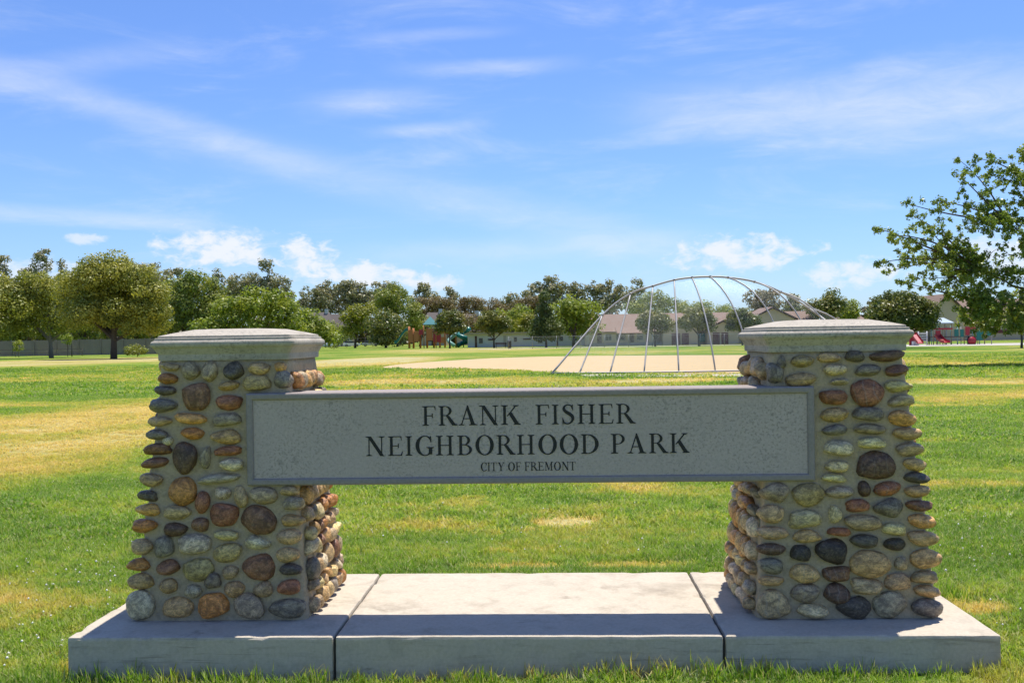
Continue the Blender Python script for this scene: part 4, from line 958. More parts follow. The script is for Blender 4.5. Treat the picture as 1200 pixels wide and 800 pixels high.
# big broadleaf tree leaning in from the right
def big_tree():
    d = 46.0; rg = np.random.RandomState(77); b0 = gp(1262, d)
    root = thing('broadleaf_tree', 'large leafy tree reaching into the picture from the right edge', 'tree', b0)
    s = d / FPX; trunk_top = np.array([0, 0, 2.0]); mb = MB()
    mb.tube([(0, 0, -.1), (.05, 0, .9), (-.05, .05, 1.9), (-.15, 0, 3.0), (-.05, .1, 4.8), (.1, .1, 7.0)], [.30, .23, .20, .17, .11, .04], 10)
    # limb ends as seen in the photograph: pixel of the tip, depth offset
    tips = [(1125, 188, 0), (1142, 186, .6), (1122, 203, -.4), (1160, 205, .4), (1196, 180, -.6), (1185, 200, .8), (1062, 238, .3), (1102, 236, -.5), (1068, 252, 0), (1085, 262, .6), (1029, 268, .2), (1042, 276, -.3),
            (1064, 290, .5), (1052, 296, -.4), (1030, 308, 0), (1038, 320, .4), (1056, 330, -.5), (1075, 326, .3), (1096, 340, -.2), (1078, 300, .8), (1100, 308, -.8), (1120, 290, .5), (1132, 262, -.4), (1110, 276, .1),
            (1150, 232, .3), (1160, 262, -.7), (1178, 240, .5), (1172, 290, -.3), (1150, 310, .8), (1135, 330, -.6), (1118, 320, .3), (1158, 345, .2), (1140, 356, -.3), (1125, 365, .5), (1150, 372, -.6), (1170, 365, .4),
            (1182, 380, -.2), (1195, 350, .5), (1190, 320, -.5), (1200, 290, .3), (1210, 250, -.2), (1220, 215, .4), (1240, 185, 0), (1165, 385, .2), (1132, 376, 0), (1205, 385, .2), (1230, 300, -.6), (1240, 250, .6), (1230, 350, .3), (1260, 210, -.3), (1290, 190, .2),
            (1290, 240, 1.2), (1300, 300, -1.2), (1330, 260, .3), (1350, 320, -.5), (1310, 350, .8), (1360, 230, .2), (1265, 370, .3), (1330, 375, -.3), (1390, 290, .4)]
    V = []; cl_ = []
    boughs = [[(-.1, 0, 2.2), (-1.2, .1, 3.0), (-2.6, .2, 3.6), (-4.2, .2, 4.3)], [(-.1, 0, 2.8), (-1.0, -.3, 4.2), (-2.2, -.5, 5.4), (-3.2, -.4, 6.4)], [(-.1, .1, 3.4), (-.6, .2, 5.2), (-1.2, .3, 6.8), (-1.6, .2, 8.0)],
              [(0, 0, 2.0), (-1.3, -.5, 2.5), (-2.8, -.8, 2.7), (-4.4, -.8, 2.8)], [(0, .1, 2.0), (-1.0, 1.0, 2.3), (-2.4, 1.4, 2.2), (-3.4, 1.5, 1.9)], [(.05, .1, 4.2), (.3, .2, 6.0), (.6, .2, 7.4), (.8, .2, 8.6)],
              [(.05, 0, 2.6), (1.3, .2, 3.6), (2.6, .3, 4.2), (4.0, .2, 4.8)], [(.05, 0, 3.2), (1.0, .2, 4.8), (2.0, .3, 6.2), (2.8, .2, 7.2)], [(.05, 0, 2.0), (1.2, -.5, 2.3), (2.4, -.7, 2.4), (3.2, -.7, 2.3)]]
    nodes = []
    for bo_ in boughs:
        P_ = [np.array(q, float) for q in bo_]; pth = []
        for i in range(3):
            p_0, p_1, p_2, p_3 = P_[max(i - 1, 0)], P_[i], P_[i + 1], P_[min(i + 2, 3)]
            for k in range(4):
                t = k / 4; pth.append(.5 * (2 * p_1 + (p_2 - p_0) * t + (2 * p_0 - 5 * p_1 + 4 * p_2 - p_3) * t * t + (3 * p_1 - p_0 - 3 * p_2 + p_3) * t ** 3) + rg.normal(size=3) * .05)
        pth.append(P_[3]); mb.tube(pth, [.10 * (1 - .8 * k / 12) for k in range(13)], 7, False); nodes += pth[3:]
    nodes = np.array(nodes)
    for (px, py, dy) in tips:
        tip = pt(px, py, d + dy * 2.0) - b0
        dd = np.linalg.norm(nodes - tip, axis=1) + np.maximum(0, nodes[:, 2] - tip[2]) * .8; q0 = nodes[np.argmin(dd)]; L_ = np.linalg.norm(tip - q0)
        mid = q0 * .5 + tip * .5 + rg.normal(size=3) * .10 * L_ + np.array([0, 0, .08 * L_]); pth = crv(q0, tip, mid, 8); r0 = .014 + .010 * L_
        mb.tube(pth, [r0 * (1 - .8 * k / 8) for k in range(9)], 5, False)
        for k in range(1, 9):
            f = k / 8
            for _ in range(3):
                off = rg.normal(size=3) * (.30 if f < .9 else .13) * np.array([1, 1, .8]); cl_.append((pth[k] + off, rg.uniform(.10, .21)))
    for q in nodes:
        for _ in range(4): cl_.append((q + rg.normal(size=3) * .35, rg.uniform(.12, .22)))
    # dense lower skirt
    for _ in range(560):
        px, py = rg.uniform(1112, 1400), rg.uniform(262, 392)
        if px < 1150 + (rg.uniform(-20, 40) if py > 345 else rg.uniform(20, 70)): continue
        cl_.append((pt(px, py, d + rg.normal() * 1.3) - b0, rg.uniform(.14, .26)))
    for c, r_ in cl_:
        N = int(40 * (r_ / .17) ** 1.5); e = rg.normal(size=(N, 3)); e /= np.linalg.norm(e, axis=1, keepdims=True)
        pos = c + e * (r_ * rg.uniform(.2, 1.1, N))[:, None]; nrm = e * .4 + rg.normal(size=(N, 3)) * .6 + np.array([0, 0, .5]); nrm /= np.linalg.norm(nrm, axis=1, keepdims=True)
        t = rg.normal(size=(N, 3)); t -= nrm * (t * nrm).sum(1, keepdims=True); t /= np.linalg.norm(t, axis=1, keepdims=True); bt = np.cross(nrm, t); s_ = (.066 * rg.uniform(.6, 1.3, N))[:, None]
        V.append(np.stack([pos - t * s_, pos - bt * s_ * .6, pos + t * s_, pos + bt * s_ * .6], 1).reshape(-1, 3))
    ob('crown', fast_polys('crown', np.concatenate(V), 4, L_oak), root); mb.build('trunk', M_bark, root, True)
big_tree()
tree('small_tree', 'small tree with thin bare trunk below the large right tree', 1197, 91, [(1195, 372, 16, 10), (1206, 366, 16, 12), (1186, 378, 10, 6)], L_oak, 120, 34, .45, .11, .10, 340)
# one more lawn tree stands just outside the right edge; its shade reaches the lawn in view
tree('small_tree', 'leafy lawn tree just outside the right edge of the picture', 1330, 25.5, [(1330, 300, 70, 60), (1300, 320, 50, 40), (1365, 320, 50, 45)], L_oak, 150, 40, .35, .075, .12, 341)

# far wood closing the view
rgw = np.random.RandomState(5); V = []
for px in np.arange(-700, 1900, 11):
    d = rgw.uniform(350, 420); h = rgw.uniform(7.5, 13); bl = [(pt(px, 400, d) * np.array([1, 1, 0]) + np.array([0, 0, h * .5]), (3.4, 3.4, h * .5))]
    v, _ = leaves(rgw, bl, 44, 16, 1.6, .8, .4, .2); V.append(v)
tag(ob('distant_trees', fast_polys('distant_trees', np.concatenate(V), 4, L_far)), 'far belt of dark trees closing the horizon', 'trees', kind='stuff')

# round shrub and hedge
tree('shrub', 'low rounded green shrub beside the left pillar', 160, 118, [(158, 410, 14, 4.5), (166, 411, 8, 3.5)], L_olive, 46, 40, .35, .09, .03, 350, cat='shrub', shell=.3)
tree('shrub', 'small pale shrub at the foot of the fence between the pines', 22, 135, [(22, 406, 6, 6), (24, 401, 4, 4)], L_green, 20, 34, .3, .09, .03, 351, cat='shrub')
tree('shrub', 'pale green leafy shrub under the second pine', 79, 132, [(77, 398, 6, 7), (81, 394, 4, 4)], L_green, 20, 34, .35, .09, .03, 352, cat='shrub')

# ------------------------------------------------------------------ fences
M_fence = concrete_mat('grey_board_fence', (0.20, 0.175, 0.145), (0.30, 0.265, 0.225), 0.0, 0.3, 0.4)
M_post = simple('dark_fence_post', (0.07, 0.062, 0.055), 0.8, 0.2, 8)
fc = thing('board_fence', 'weathered grey board fence behind the pines on the left', 'fence', gp(80, 152))
fo = np.array(fc.location[:]); prev = None
pxs = list(range(-220, 300, 26)); rgf = random.Random(3)
for i in range(len(pxs) - 1):
    A, B_ = gp(pxs[i], 152) - fo, gp(pxs[i + 1], 152) - fo; h = 2.3 + rgf.uniform(-.06, .06)
    b = MB(); t = B_ - A; L_ = np.linalg.norm(t); t /= L_; nrm = np.array([-t[1], t[0], 0])
    nb = 22
    for k in range(nb):
        p = A + t * (L_ * k / nb + .008); q = A + t * (L_ * (k + 1) / nb - .008); o_ = nrm * rgf.uniform(-.008, .008); hh = h + rgf.uniform(-.03, .03)
        b.add([p + o_, q + o_, q + nrm * .03 + o_, p + nrm * .03 + o_] + [v + np.array([0, 0, hh]) for v in (p + o_, q + o_, q + nrm * .03 + o_, p + nrm * .03 + o_)],
              [(0, 3, 2, 1), (4, 5, 6, 7), (0, 1, 5, 4), (1, 2, 6, 5), (2, 3, 7, 6), (3, 0, 4, 7)])
    o = b.build('boards', M_fence, fc); o['kind'] = 'stuff'
    b = MB(); b.box(A[0] - .07, A[1] - .12, 0, A[0] + .07, A[1] - .02, h + .08); b.build('post', M_fence, fc)
def rail_fence(label, pxa, pxb, d, h, rails, step, mat, rr=.03, name='rail_fence'):
    A, B_ = gp(pxa, d), gp(pxb, d); f = thing(name, label, 'fence', A); L_ = np.linalg.norm(B_ - A); n = max(1, int(L_ / step)); v = (B_ - A)
    for k in range(n + 1):
        p = v * k / n; MB().tube([p, p + np.array([0, 0, h + .04])], rr * 1.2, 6).build('post', mat, f, True)
    for z in rails: MB().tube([np.array([0, 0, z]), v + np.array([0, 0, z])], rr, 6).build('rail', mat, f, True)
    return f, v
rail_fence('low dark rail fence in front of the grey board fence', -60, 96, 140, 1.05, (.55, 1.0), 4.0, M_post, .035)
rail_fence('dark railing behind the parked white cars', 330, 470, 275, 2.4, (.5, 1.4, 2.3), 3.0, M_post, .05)
M_wire = net_mat('school_chain_link', 0.06, 0.004, (0.40, 0.40, 0.39))
f, v = rail_fence('galvanised chain link fence in front of the school', 596, 905, 148, 1.75, (1.72,), 3.2, M_steel, .03, 'chain_link_fence')
L_ = float(np.linalg.norm(v)); me = mesh('wire_mesh', [(0, 0, .03), tuple(v + np.array([0, 0, .03])), tuple(v + np.array([0, 0, 1.72])), (0, 0, 1.72)], [(0, 1, 2, 3)], M_wire)
uvl = me.uv_layers.new(name='UVMap')
for lp, uv in zip(me.loops, ((0, 0), (L_, 0), (L_, 1.7), (0, 1.7))): uvl.data[lp.index].uv = uv
ob('wire_mesh', me, f)
# thin lamp post by the pines
lp_ = thing('lamp_post', 'thin dark post standing between the two left pines', 'post', gp(84, 133)); MB().tube([(0, 0, 0), (0, 0, 1.0), (0, 0, 2.9)], [.07, .055, .05], 8).build('pole', M_post, lp_, True); MB().tube([(0, 0, 2.9), (0, 0, 2.96), (0, 0, 3.02)], [.09, .09, .03], 8).build('finial', M_post, lp_, True)

# ------------------------------------------------------------------ buildings
M_wall = concrete_mat('tan_stucco', (0.525, 0.414, 0.294), (0.625, 0.494, 0.357), 0.0, 0.15, 0.3)
M_white = concrete_mat('pale_grey_siding', (0.52, 0.51, 0.50), (0.62, 0.61, 0.60), 0.0, 0.12, 0.3)
M_roof = concrete_mat('brown_shingle', (0.20, 0.135, 0.10), (0.28, 0.195, 0.15), 0.0, 0.15, 0.5)
M_roofg = concrete_mat('grey_brown_tile', (0.120, 0.099, 0.087), (0.168, 0.141, 0.126), 0.0, 0.15, 0.5)
M_red = simple('maroon_paint', (0.135, 0.035, 0.042), 0.55); M_trim = simple('dark_brown_trim', (0.085, 0.045, 0.035), 0.6)
M_glass = simple('dark_window_glass', (0.035, 0.04, 0.05), 0.12, .1, 2, 0, .6); M_teal = simple('teal_paint', (0.02, 0.20, 0.21), 0.5)
M_fascia = simple('tan_fascia', (0.38, 0.31, 0.21), 0.7); M_stone_band = concrete_mat('grey_plinth', (0.34, 0.30, 0.28), (0.42, 0.38, 0.35), 0, .2, .5)


def frame_at(px, d): 
    """local frame facing the camera at ground point: x along the view's right, y away"""
    return gp(px, d), YAW
def hx(px, px0, d): return (px - px0) * d / FPX


def gable_roof_x(b, x0, x1, y0, y1, z0, z1, ov=.4, hip=0.0):
    ym = (y0 + y1) / 2; t = .14
    V = [(x0 - ov, y0 - ov, z0), (x1 + ov, y0 - ov, z0), (x1 + ov, y1 + ov, z0), (x0 - ov, y1 + ov, z0), (x0 - ov + hip, ym, z1), (x1 + ov - hip, ym, z1)]
    V += [(x, y, z - t) for x, y, z in V[:4]]
    return b.add(V, [(0, 1, 5, 4), (2, 3, 4, 5), (3, 0, 4), (1, 2, 5), (0, 6, 7, 1), (1, 7, 8, 2), (2, 8, 9, 3), (3, 9, 6, 0), (9, 8, 7, 6)])


def window(parent, x0, x1, z0, z1, y, frame, glass, bars=1, name='window'):
    b = MB(); b.box(x0, y - .06, z0, x1, y + .05, z1); w_ = b.build(name, frame, parent); n = bars + 1; ww = (x1 - x0 - .08) / n
    for k in range(n): MB().box(x0 + .06 + ww * k, y - .075, z0 + .07, x0 + .02 + ww * (k + 1), y - .065, z1 - .07).build('pane', glass, w_)
    return w_
def door(parent, x0, x1, z1, y, mat):
    b = MB(); b.box(x0, y - .07, 0, x1, y + .05, z1); d_ = b.build('door', mat, parent); MB().box(x1 - .2, y - .12, 1.0, x1 - .12, y - .075, 1.15).build('handle', M_steel, d_); return d_
def gable_front(parent, xc, hw, y0, y1, zw, zp, wall, trim, roofm):
    MB().prism([(xc - hw, 0), (xc + hw, 0), (xc + hw, zw), (xc, zp), (xc - hw, zw)], y0, y1).build('wall', wall, parent)
    k = (zp - zw) / hw; e = .5
    b = MB()
    for s in (-1, 1):
        P = [(xc, zp + .28), (xc + s * (hw + e), zw - k * e + .28), (xc + s * (hw + e), zw - k * e + .06), (xc, zp + .06)]
        if s < 0: P = P[::-1]
        b.prism(P[::-1] if False else P, y0 - .5, y1 + .1)
    r_ = b.build('roof', roofm, parent)
    for s in (-1, 1):
        P = [(xc, zp + .30), (xc + s * (hw + e + .02), zw - k * e + .30), (xc + s * (hw + e + .02), zw - k * e - .0), (xc, zp - .0)]
        MB().prism(P, y0 - .56, y0 - .503).build('bargeboard', trim, r_)


# school
D_S = 172.0; p0_, rz = frame_at(800, D_S); sc_ = thing('school_building', 'long tan school with brown roofs behind the backstop', 'building', p0_, rz)
X_ = lambda px: hx(px, 800, D_S)
zr = zat(730, 368, D_S + 5); ze = zat(730, 388.5, D_S)
MB().box(X_(690), 0, 0, X_(768), 10, ze).build('wall', M_wall, sc_); b = MB(); gable_roof_x(b, X_(692), X_(768), 0, 10, ze + .02, zr, .6, 0.8); b.build('roof', M_roof, sc_)
b = MB(); b.prism([(0, 0), (0, 0)], 0, 0) if False else None
MB().add([(X_(722), -1.6, ze - .25), (X_(752), -1.6, ze - .25), (X_(752), .6, ze + .75), (X_(722), .6, ze + .75), (X_(722), -1.6, ze - .4), (X_(752), -1.6, ze - .4), (X_(752), .6, ze + .6), (X_(722), .6, ze + .6)],
         [(0, 1, 2, 3), (7, 6, 5, 4), (0, 4, 5, 1), (1, 5, 6, 2), (2, 6, 7, 3), (3, 7, 4, 0)]).build('porch_roof', M_roof, sc_)
MB().box(X_(768), 1.5, 0, X_(960), 12, ze + .3).build('wall', M_wall, sc_); b = MB(); gable_roof_x(b, X_(766), X_(960), 1.5, 12, ze + .32, zr + .1, .6, 0.5); b.build('roof', M_roof, sc_)
for (xa, xb) in ((700, 705), (738, 743), (757, 760)): door(sc_, X_(xa), X_(xb), 2.1, 0, M_trim)
for (xa, xb) in ((709, 717), (722, 733), (746, 754)): window(sc_, X_(xa), X_(xb), .9, 2.0, 0, M_white, M_glass, 1)
gable_front(sc_, X_(797), 3.0, -1.0, 6, ze + .1, zat(797, 376, D_S), M_wall, M_trim, M_roof)
gable_front(sc_, X_(846), 2.6, -1.0, 6, ze + .1, zat(846, 377, D_S), M_wall, M_trim, M_roof)
gable_front(sc_, X_(904), 3.6, -1.0, 8, zat(904, 374, D_S), zat(904, 361.5, D_S), M_wall, M_trim, M_roof)
for (xa, xb, m_) in ((786, 796, M_red), (798, 806, M_red), (834, 842, M_red), (844, 852, M_red)): door(sc_, X_(xa), X_(xb), 1.95, -1.0, m_)
for (xa, xb) in ((808, 816), (818, 828)): MB().box(X_(xa), 1.30, .45, X_(xb), 1.48, 1.95).build('panel', M_teal, sc_)
for (xa, xb) in ((856, 862), (866, 872)): window(sc_, X_(xa), X_(xb), .9, 2.0, 1.5, M_white, M_glass, 1)
MB().box(X_(690), -.08, 0, X_(784) - .8, -.01, .55).build('plinth', M_stone_band, sc_)

# long low pale building left of the conifer
D_W = 182.0; p0_, rz = frame_at(600, D_W); wb = thing('portable_building', 'long low white building behind the small bare trunk tree', 'building', p0_, rz); X_ = lambda px: hx(px, 600, D_W)
zt = zat(600, 389.5, D_W)
MB().box(X_(548), 0, 0, X_(692), 8, zt - .25).build('wall', M_white, wb); MB().box(X_(547), -.5, zt - .24, X_(693), 8.4, zt + .05).build('roof', M_fascia, wb)
for (xa, xb, za, zb_) in ((561, 566, .7, 1.7), (602, 606, .9, 1.8), (630, 636, .6, 1.6), (655, 660, .9, 1.8), (672, 677, .9, 1.8)): window(wb, X_(xa), X_(xb), za, zb_, 0, M_steel, M_glass, 0)
for (xa, xb) in ((572, 580), (613, 622)): MB().box(X_(xa), -.12, 1.25, X_(xb), -.01, 1.5).build('sign_board', M_trim, wb)
for (xa, xb) in ((556.5, 559), (590, 593.5), (652, 654)): door(wb, X_(xa), X_(xb), 2.05, 0, M_trim if xa != 590 else M_steel)

# houses among the trees
def house(label, px, d, wpx, eave, ridge, wall, roofm, seed, hip=2.0, dep=9, chim=True):
    p, rz = frame_at(px, d); h = thing('house', label, 'house', p, rz, 'houses behind the park'); hw = wpx * d / FPX / 2; ze = zat(px, eave, d); zr = zat(px, ridge, d + dep / 2)
    MB().box(-hw, 0, 0, hw, dep, ze).build('wall', wall, h); b = MB(); gable_roof_x(b, -hw, hw, 0, dep, ze + .02, zr, .5, hip); r_ = b.build('roof', roofm, h)
    if chim: MB().box(hw * .35, dep * .5 - .5, zr - 1.2, hw * .35 + .9, dep * .5 + .3, zr + .9).build('chimney', M_white, r_)
    for s in (-.55, .05, .5): window(h, hw * s, hw * s + 1.4, 1.0, 2.1, 0, M_white, M_glass, 1)
    door(h, -hw * .15, -hw * .15 + .95, 2.05, 0, M_trim); return h
house('grey roofed house behind the bright green shrub', 372, 285, 34, 384, 366, M_wall, M_roofg, 1)
house('grey roofed house right of the first, above the white cars', 396, 288, 30, 388, 368, M_wall, M_roofg, 2, 1.5)
house('house roof seen behind the teal play roof', 508, 262, 30, 386, 366, M_wall, M_roofg, 3)
house('house with dark roof right of the play structure', 551, 264, 34, 388, 368, M_wall, M_roofg, 4)
house('house roof low behind the right pillar cap', 1004, 210, 34, 380, 367, M_wall, M_roof, 5, chim=False)
# hall with steep gable at the right
p0_, rz = frame_at(1110, 170); hl = thing('hall_building', 'tan hall with steep gable behind the right playground', 'building', p0_, rz); X_ = lambda px: hx(px, 1110, 170.0)
gable_front(hl, X_(1110), 2.6, -.2, 16, zat(1110, 364, 170), zat(1110, 346, 170), M_wall, M_trim, M_roof)
MB().box(X_(1129), 2, 0, X_(1420), 14, zat(1150, 376, 170)).build('wall', M_wall, hl); b = MB(); gable_roof_x(b, X_(1130), X_(1420), 2, 14, zat(1150, 376, 170) + .02, zat(1150, 350, 176), .6, .2); b.build('roof', M_roof, hl)
MB().box(X_(1056), 1, 0, X_(1092), 9, zat(1070, 386, 170)).build('wall', M_wall, hl); b = MB(); gable_roof_x(b, X_(1056), X_(1090), 1, 9, zat(1070, 386, 170) + .02, zat(1070, 378, 174), .4, .6); b.build('roof', M_roof, hl)
MB().box(X_(1166), 1.9, 1.2, X_(1194), 1.99, zat(1180, 386, 170)).build('mural', M_red, hl); MB().box(X_(1186), 1.78, 1.3, X_(1203), 1.88, zat(1190, 389, 170)).build('mural', M_teal, hl)
for xa in (1140, 1150, 1158): window(hl, X_(xa), X_(xa + 6), 1.1, 2.3, 2, M_white, M_glass, 1)

# ------------------------------------------------------------------ playgrounds
M_or = simple('orange_plastic', (0.48, 0.17, 0.045), 0.45); M_rp = simple('red_plastic', (0.36, 0.025, 0.035), 0.4); M_gp = simple('green_plastic', (0.012, 0.16, 0.13), 0.35); M_tan = simple('tan_post', (0.36, 0.27, 0.14), 0.5)
M_blu = simple('blue_grey_canopy', (0.30, 0.38, 0.44), 0.5); M_blk = simple('black_rubber', (0.02, 0.02, 0.022), 0.7); M_wp = simple('white_plastic', (0.7, 0.68, 0.66), 0.4); M_mint = simple('mint_plastic', (0.25, 0.45, 0.38), .4)
def trough(b, P, wd, hgt, th=.05):
    """slide chute along path P (in local x,z at y centre), walls on both sides"""
    V = []; F = []
    for (x, y, z) in P:
        V += [(x, y - wd / 2, z + hgt), (x, y - wd / 2 + th, z + hgt), (x, y - wd / 2 + th, z + th), (x, y + wd / 2 - th, z + th), (x, y + wd / 2 - th, z + hgt), (x, y + wd / 2, z + hgt), (x, y + wd / 2, z), (x, y - wd / 2, z)]
    for i in range(len(P) - 1):
        for k in range(8): F.append((i * 8 + k, i * 8 + (k + 1) % 8, (i + 1) * 8 + (k + 1) % 8, (i + 1) * 8 + k))
    F += [tuple(range(7, -1, -1)), tuple((len(P) - 1) * 8 + k for k in range(8))]; return b.add(V, F)
D_P = 186.0; p0_, rz = frame_at(505, D_P); pg = thing('play_structure', 'orange and green play structure with teal pyramid roof', 'playground', p0_, rz); X_ = lambda px: hx(px, 505, D_P)
Zp = lambda py: zat(505, py, D_P)
for i, px in enumerate((479, 484, 492, 500, 508, 515, 521, 527, 534)):
    for y in (0, 2.0): MB().tube([(X_(px), y, 0), (X_(px), y, Zp(382 + (i * 7) % 5))], .10, 7).build('post', M_or, pg, True)
MB().box(X_(478), -.1, Zp(392), X_(500), 2.1, Zp(392) + .12).build('deck', M_trim, pg); MB().box(X_(500), -.1, Zp(389), X_(522), 2.1, Zp(389) + .12).build('deck', M_trim, pg)
for (xa, xb, za, zb_, m_) in ((479, 484, 401, 386, M_or), (485, 491, 400, 388, M_or), (491, 496, 392, 386, M_rp), (500, 507, 399, 385, M_or), (508, 517, 401, 391, M_rp), (509, 520, 391, 387, M_rp), (516, 521, 402, 395, M_or), (522, 526, 392, 386, M_rp)):
    b = MB(); b.box(X_(xa), -.16, Zp(za), X_(xb), -.06, Zp(zb_)); b.build('panel', m_, pg, bevel=.03)
ra = X_(504); zb_, zt_ = Zp(380), Zp(370.5)
MB().add([(ra - 1.25, -.3, zb_), (ra + 1.25, -.3, zb_), (ra + 1.25, 2.2, zb_), (ra - 1.25, 2.2, zb_), (ra, .95, zt_), (ra - 1.25, -.3, zb_ - .1), (ra + 1.25, -.3, zb_ - .1), (ra + 1.25, 2.2, zb_ - .1), (ra - 1.25, 2.2, zb_ - .1)],
         [(0, 1, 4), (1, 2, 4), (2, 3, 4), (3, 0, 4), (0, 5, 6, 1), (1, 6, 7, 2), (2, 7, 8, 3), (3, 8, 5, 0), (8, 7, 6, 5)]).build('canopy', M_teal, pg)
for s in (-1.1, 1.1): MB().tube([(ra + s, -.2, 0), (ra + s, -.2, zb_)], .09, 7).build('post', M_or, pg, True)
b = MB(); trough(b, [(X_(478), .6, Zp(387)), (X_(475), .6, Zp(388)), (X_(471), .6, Zp(393)), (X_(467), .6, Zp(399)), (X_(465), .6, Zp(401.5)), (X_(462), .6, Zp(402))], 1.2, .55); b.build('slide', M_gp, pg)
hel = [(X_(543) + 1.0 * math.cos(t * .55), .6 + 1.0 * math.sin(t * .55), Zp(386) - (Zp(386) - .4) * t / 17) for t in range(18)]
MB().tube(hel, .42, 10).build('tube_slide', M_gp, pg, True); MB().tube([(X_(543), .6, 0), (X_(543), .6, Zp(385))], .1, 7).build('post', M_gp, pg, True)
hel = [(X_(530) + .6 * math.cos(t * .5), -.6 + .6 * math.sin(t * .5), Zp(391) - (Zp(391) - .35) * t / 11) for t in range(12)]
MB().tube(hel, .34, 9).build('tube_slide', M_mint, pg, True)

D_R = 121.0; p0_, rz = frame_at(1115, D_R); pr = thing('play_structure', 'red and tan play structure under a blue grey canopy, right of the round tree', 'playground', p0_, rz); X_ = lambda px: hx(px, 1115, D_R); Zr = lambda py: max(.02, zat(1115, py, D_R))
for i, px in enumerate((1094, 1099, 1105, 1109, 1115, 1122, 1130, 1134, 1143, 1148, 1154, 1162)):
    for y in (0, 1.8): MB().tube([(X_(px), y, 0), (X_(px), y, Zr((378, 379, 384, 382, 378, 381, 376, 383, 378, 383, 379, 384)[i]))], .055, 7).build('post', (M_tan, M_mint, M_tan, M_steel)[i % 4], pr, True)
cx0, cx1 = X_(1092), X_(1117); zb_, zt_ = Zr(378), Zr(372)
MB().add([(cx0, -.4, zb_), (cx1, -.4, zb_), (cx1, 2.2, zb_), (cx0, 2.2, zb_), (cx0 + .7, .9, zt_), (cx1 - .7, .9, zt_), (cx0, -.4, zb_ - .1), (cx1, -.4, zb_ - .1), (cx1, 2.2, zb_ - .1), (cx0, 2.2, zb_ - .1)],
         [(0, 1, 5, 4), (2, 3, 4, 5), (3, 0, 4), (1, 2, 5), (0, 6, 7, 1), (1, 7, 8, 2), (2, 8, 9, 3), (3, 9, 6, 0), (9, 8, 7, 6)]).build('canopy', M_blu, pr)
MB().box(X_(1094), -.1, Zr(395), X_(1156), 1.9, Zr(394)).build('deck', M_trim, pr)
for (xa, xb, za, zb2, m_) in ((1096, 1102, 394, 387, M_rp), (1118, 1123, 394, 386, M_gp), (1125, 1129, 395, 386, M_gp), (1131, 1136, 393, 386, M_rp), (1144, 1152, 399, 388, M_gp), (1131, 1143, 386, 383, M_rp), (1156, 1161, 394, 386, M_gp), (1094, 1116, 386, 384, M_rp)):
    b = MB(); b.box(X_(xa), -.14, Zr(za), X_(xb), -.05, Zr(zb2)); b.build('panel', m_, pr, bevel=.02)
b = MB(); trough(b, [(X_(1100), -.1, Zr(393)), (X_(1099.5), -.6, Zr(394)), (X_(1099), -1.4, Zr(399)), (X_(1098.5), -2.1, Zr(403)), (X_(1098), -2.5, Zr(403.4))], 1.0, .4)
b = MB(); V = []
for s_ in range(6):
    t = s_ / 5; z = Zr(393.5) * (1 - t) + .25 * t - .25 * math.sin(t * 3.14); V.append((z, -.1 - 2.6 * t))
def chute(parent, xc, wd, prof, mat, hgt=.32):
    b = MB(); P = []
    for (z, y) in prof: P += [(xc - wd / 2, y, z + hgt), (xc - wd / 2 + .06, y, z + .06), (xc + wd / 2 - .06, y, z + .06), (xc + wd / 2, y, z + hgt), (xc + wd / 2, y, z), (xc - wd / 2, y, z)]
    F = []
    for i in range(len(prof) - 1):
        for k in range(6): F.append((i * 6 + k, i * 6 + (k + 1) % 6, (i + 1) * 6 + (k + 1) % 6, (i + 1) * 6 + k))
    F += [(5, 4, 3, 2, 1, 0), tuple((len(prof) - 1) * 6 + k for k in range(6))]; b.add(P, F); return b.build('slide', mat, parent)
chute(pr, X_(1098.5), .75, V, M_rp)
MB().tube([(X_(1137), -.5, .45), (X_(1137), -.2, .45)], .48, 16).build('wheel_panel', M_rp, pr, True); 
b = MB(); b.tube([(X_(1137) + .5 * math.cos(k * .524), -.38, .47 + .5 * math.sin(k * .524)) for k in range(13)], .09, 6); b.build('wheel_rim', M_blk, pr, True)
p1_, rz = frame_at(1072, D_R - 1); tdl = thing('slide', 'small red slide with white ladder beside the right pillar', 'slide', p1_, rz); X_ = lambda px: hx(px, 1072, D_R - 1)
chute(tdl, X_(1070), .7, [(1.25, .2), (1.2, -.3), (.8, -1.0), (.35, -1.8), (.2, -2.2)], M_rp); MB().box(X_(1067), .2, 0, X_(1073), .5, 1.75).build('tower', M_rp, tdl, bevel=.05); MB().box(X_(1067), -.9, 0.02, X_(1073), -.3, .5).build('base', M_wp, tdl, bevel=.05)
for k in range(5): MB().tube([(X_(1078), .3, .25 + .28 * k), (X_(1087), .3, .25 + .28 * k)], .05, 6).build('rung', M_wp, tdl, True)
for px in (1077.5, 1087.5, 1090): MB().tube([(X_(px), .3, 0), (X_(px), .3, 1.65)], .07, 6).build('post', M_blk if px == 1090 else M_wp, tdl, True)

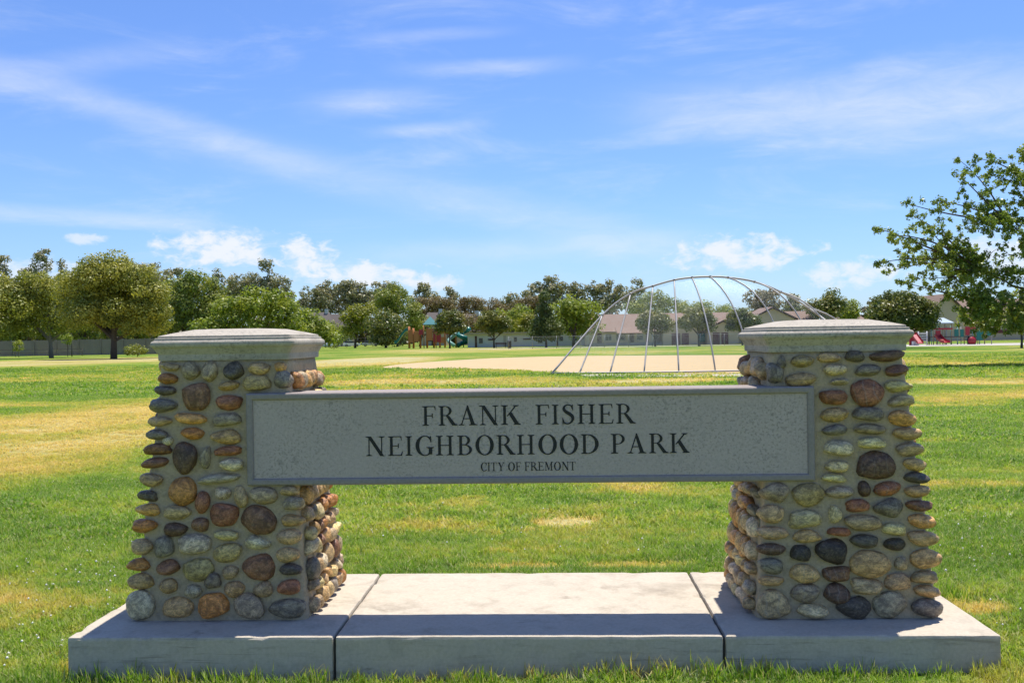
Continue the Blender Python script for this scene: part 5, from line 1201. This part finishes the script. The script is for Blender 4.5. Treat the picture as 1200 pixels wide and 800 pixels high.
# ------------------------------------------------------------------ cars, bin, bench
M_carw = simple('white_car_paint', (0.72, 0.72, 0.72), 0.25, .03, 2, 0, .6); M_cars = simple('silver_car_paint', (0.42, 0.43, 0.44), 0.25, .03, 2, 0.3, .6)
def car(label, px, d, rz, mat):
    c = thing('parked_car', label, 'car', gp(px, d), rz, 'cars parked beyond the lawn'); W = 1.75
    side = [(-2.15, .35), (2.15, .35), (2.2, .62), (2.1, .80), (1.15, .95), (-1.75, 1.0), (-2.15, .9), (-2.2, .6)]; b = MB(); b.prism(side, -W / 2, W / 2); b.build('body', mat, c, bevel=.05)
    cab = [(-1.7, .99), (1.05, .96), (.35, 1.42), (-1.1, 1.45)]; b = MB(); b.prism(cab, -W / 2 + .12, W / 2 - .12); b.build('cabin', M_glass, c, bevel=.03)
    b = MB(); b.prism([(-1.15, 1.44), (.38, 1.41), (.3, 1.48), (-1.05, 1.51)], -W / 2 + .13, W / 2 - .13); b.build('roof', mat, c)
    for x in (-1.3, 1.35):
        for s in (-1, 1):
            t = MB().tube([(x, s * (W / 2 - .2), .33), (x, s * (W / 2 + .01), .33)], .33, 14).build('wheel', M_blk, c); MB().tube([(x, s * (W / 2), .33), (x, s * (W / 2 + .03), .33)], .19, 10).build('rim', M_steel, t)
    for s in (-1, 1): MB().box(2.12, s * .6 - .2, .62, 2.23, s * .6 + .2, .76).build('headlight', M_wp, c); MB().box(-2.22, s * .62 - .16, .68, -2.14, s * .62 + .16, .84).build('taillight', M_rp, c)
car('white parked car nearest the left pillar cap', 388.5, 258, YAW + .75, M_carw); car('white parked car, right one of the two by the cap', 412, 262, YAW + .2, M_carw); car('silver car parked in shade below the dark rounded tree', 434, 266, YAW + .2, M_cars)
bn = thing('litter_bin', 'dark litter bin on the path before the white building', 'bin', gp(597, 160)); MB().tube([(0, 0, 0), (0, 0, .95), (0, 0, 1.0)], [.28, .30, .30], 12).build('body', M_blk, bn, True); MB().tube([(0, 0, 1.0), (0, 0, 1.12), (0, 0, 1.22)], [.32, .30, .1], 12).build('lid', M_blk, bn, True)
bt = thing('park_bench', 'dark bench before the white building, left of the litter bin', 'bench', *[gp(587, 161)], rz=YAW)
for k in range(3): MB().box(-.9, -.25 + .17 * k, .43, .9, -.11 + .17 * k, .47).build('seat_slat', M_trim, bt)
for k in range(2): MB().box(-.9, .28, .6 + .17 * k, .9, .32, .73 + .17 * k).build('back_slat', M_trim, bt)
for s in (-.75, .75): MB().box(s - .04, -.22, 0, s + .04, -.14, .43).build('leg', M_blk, bt); MB().box(s - .04, .24, 0, s + .04, .275, .9).build('leg', M_blk, bt)
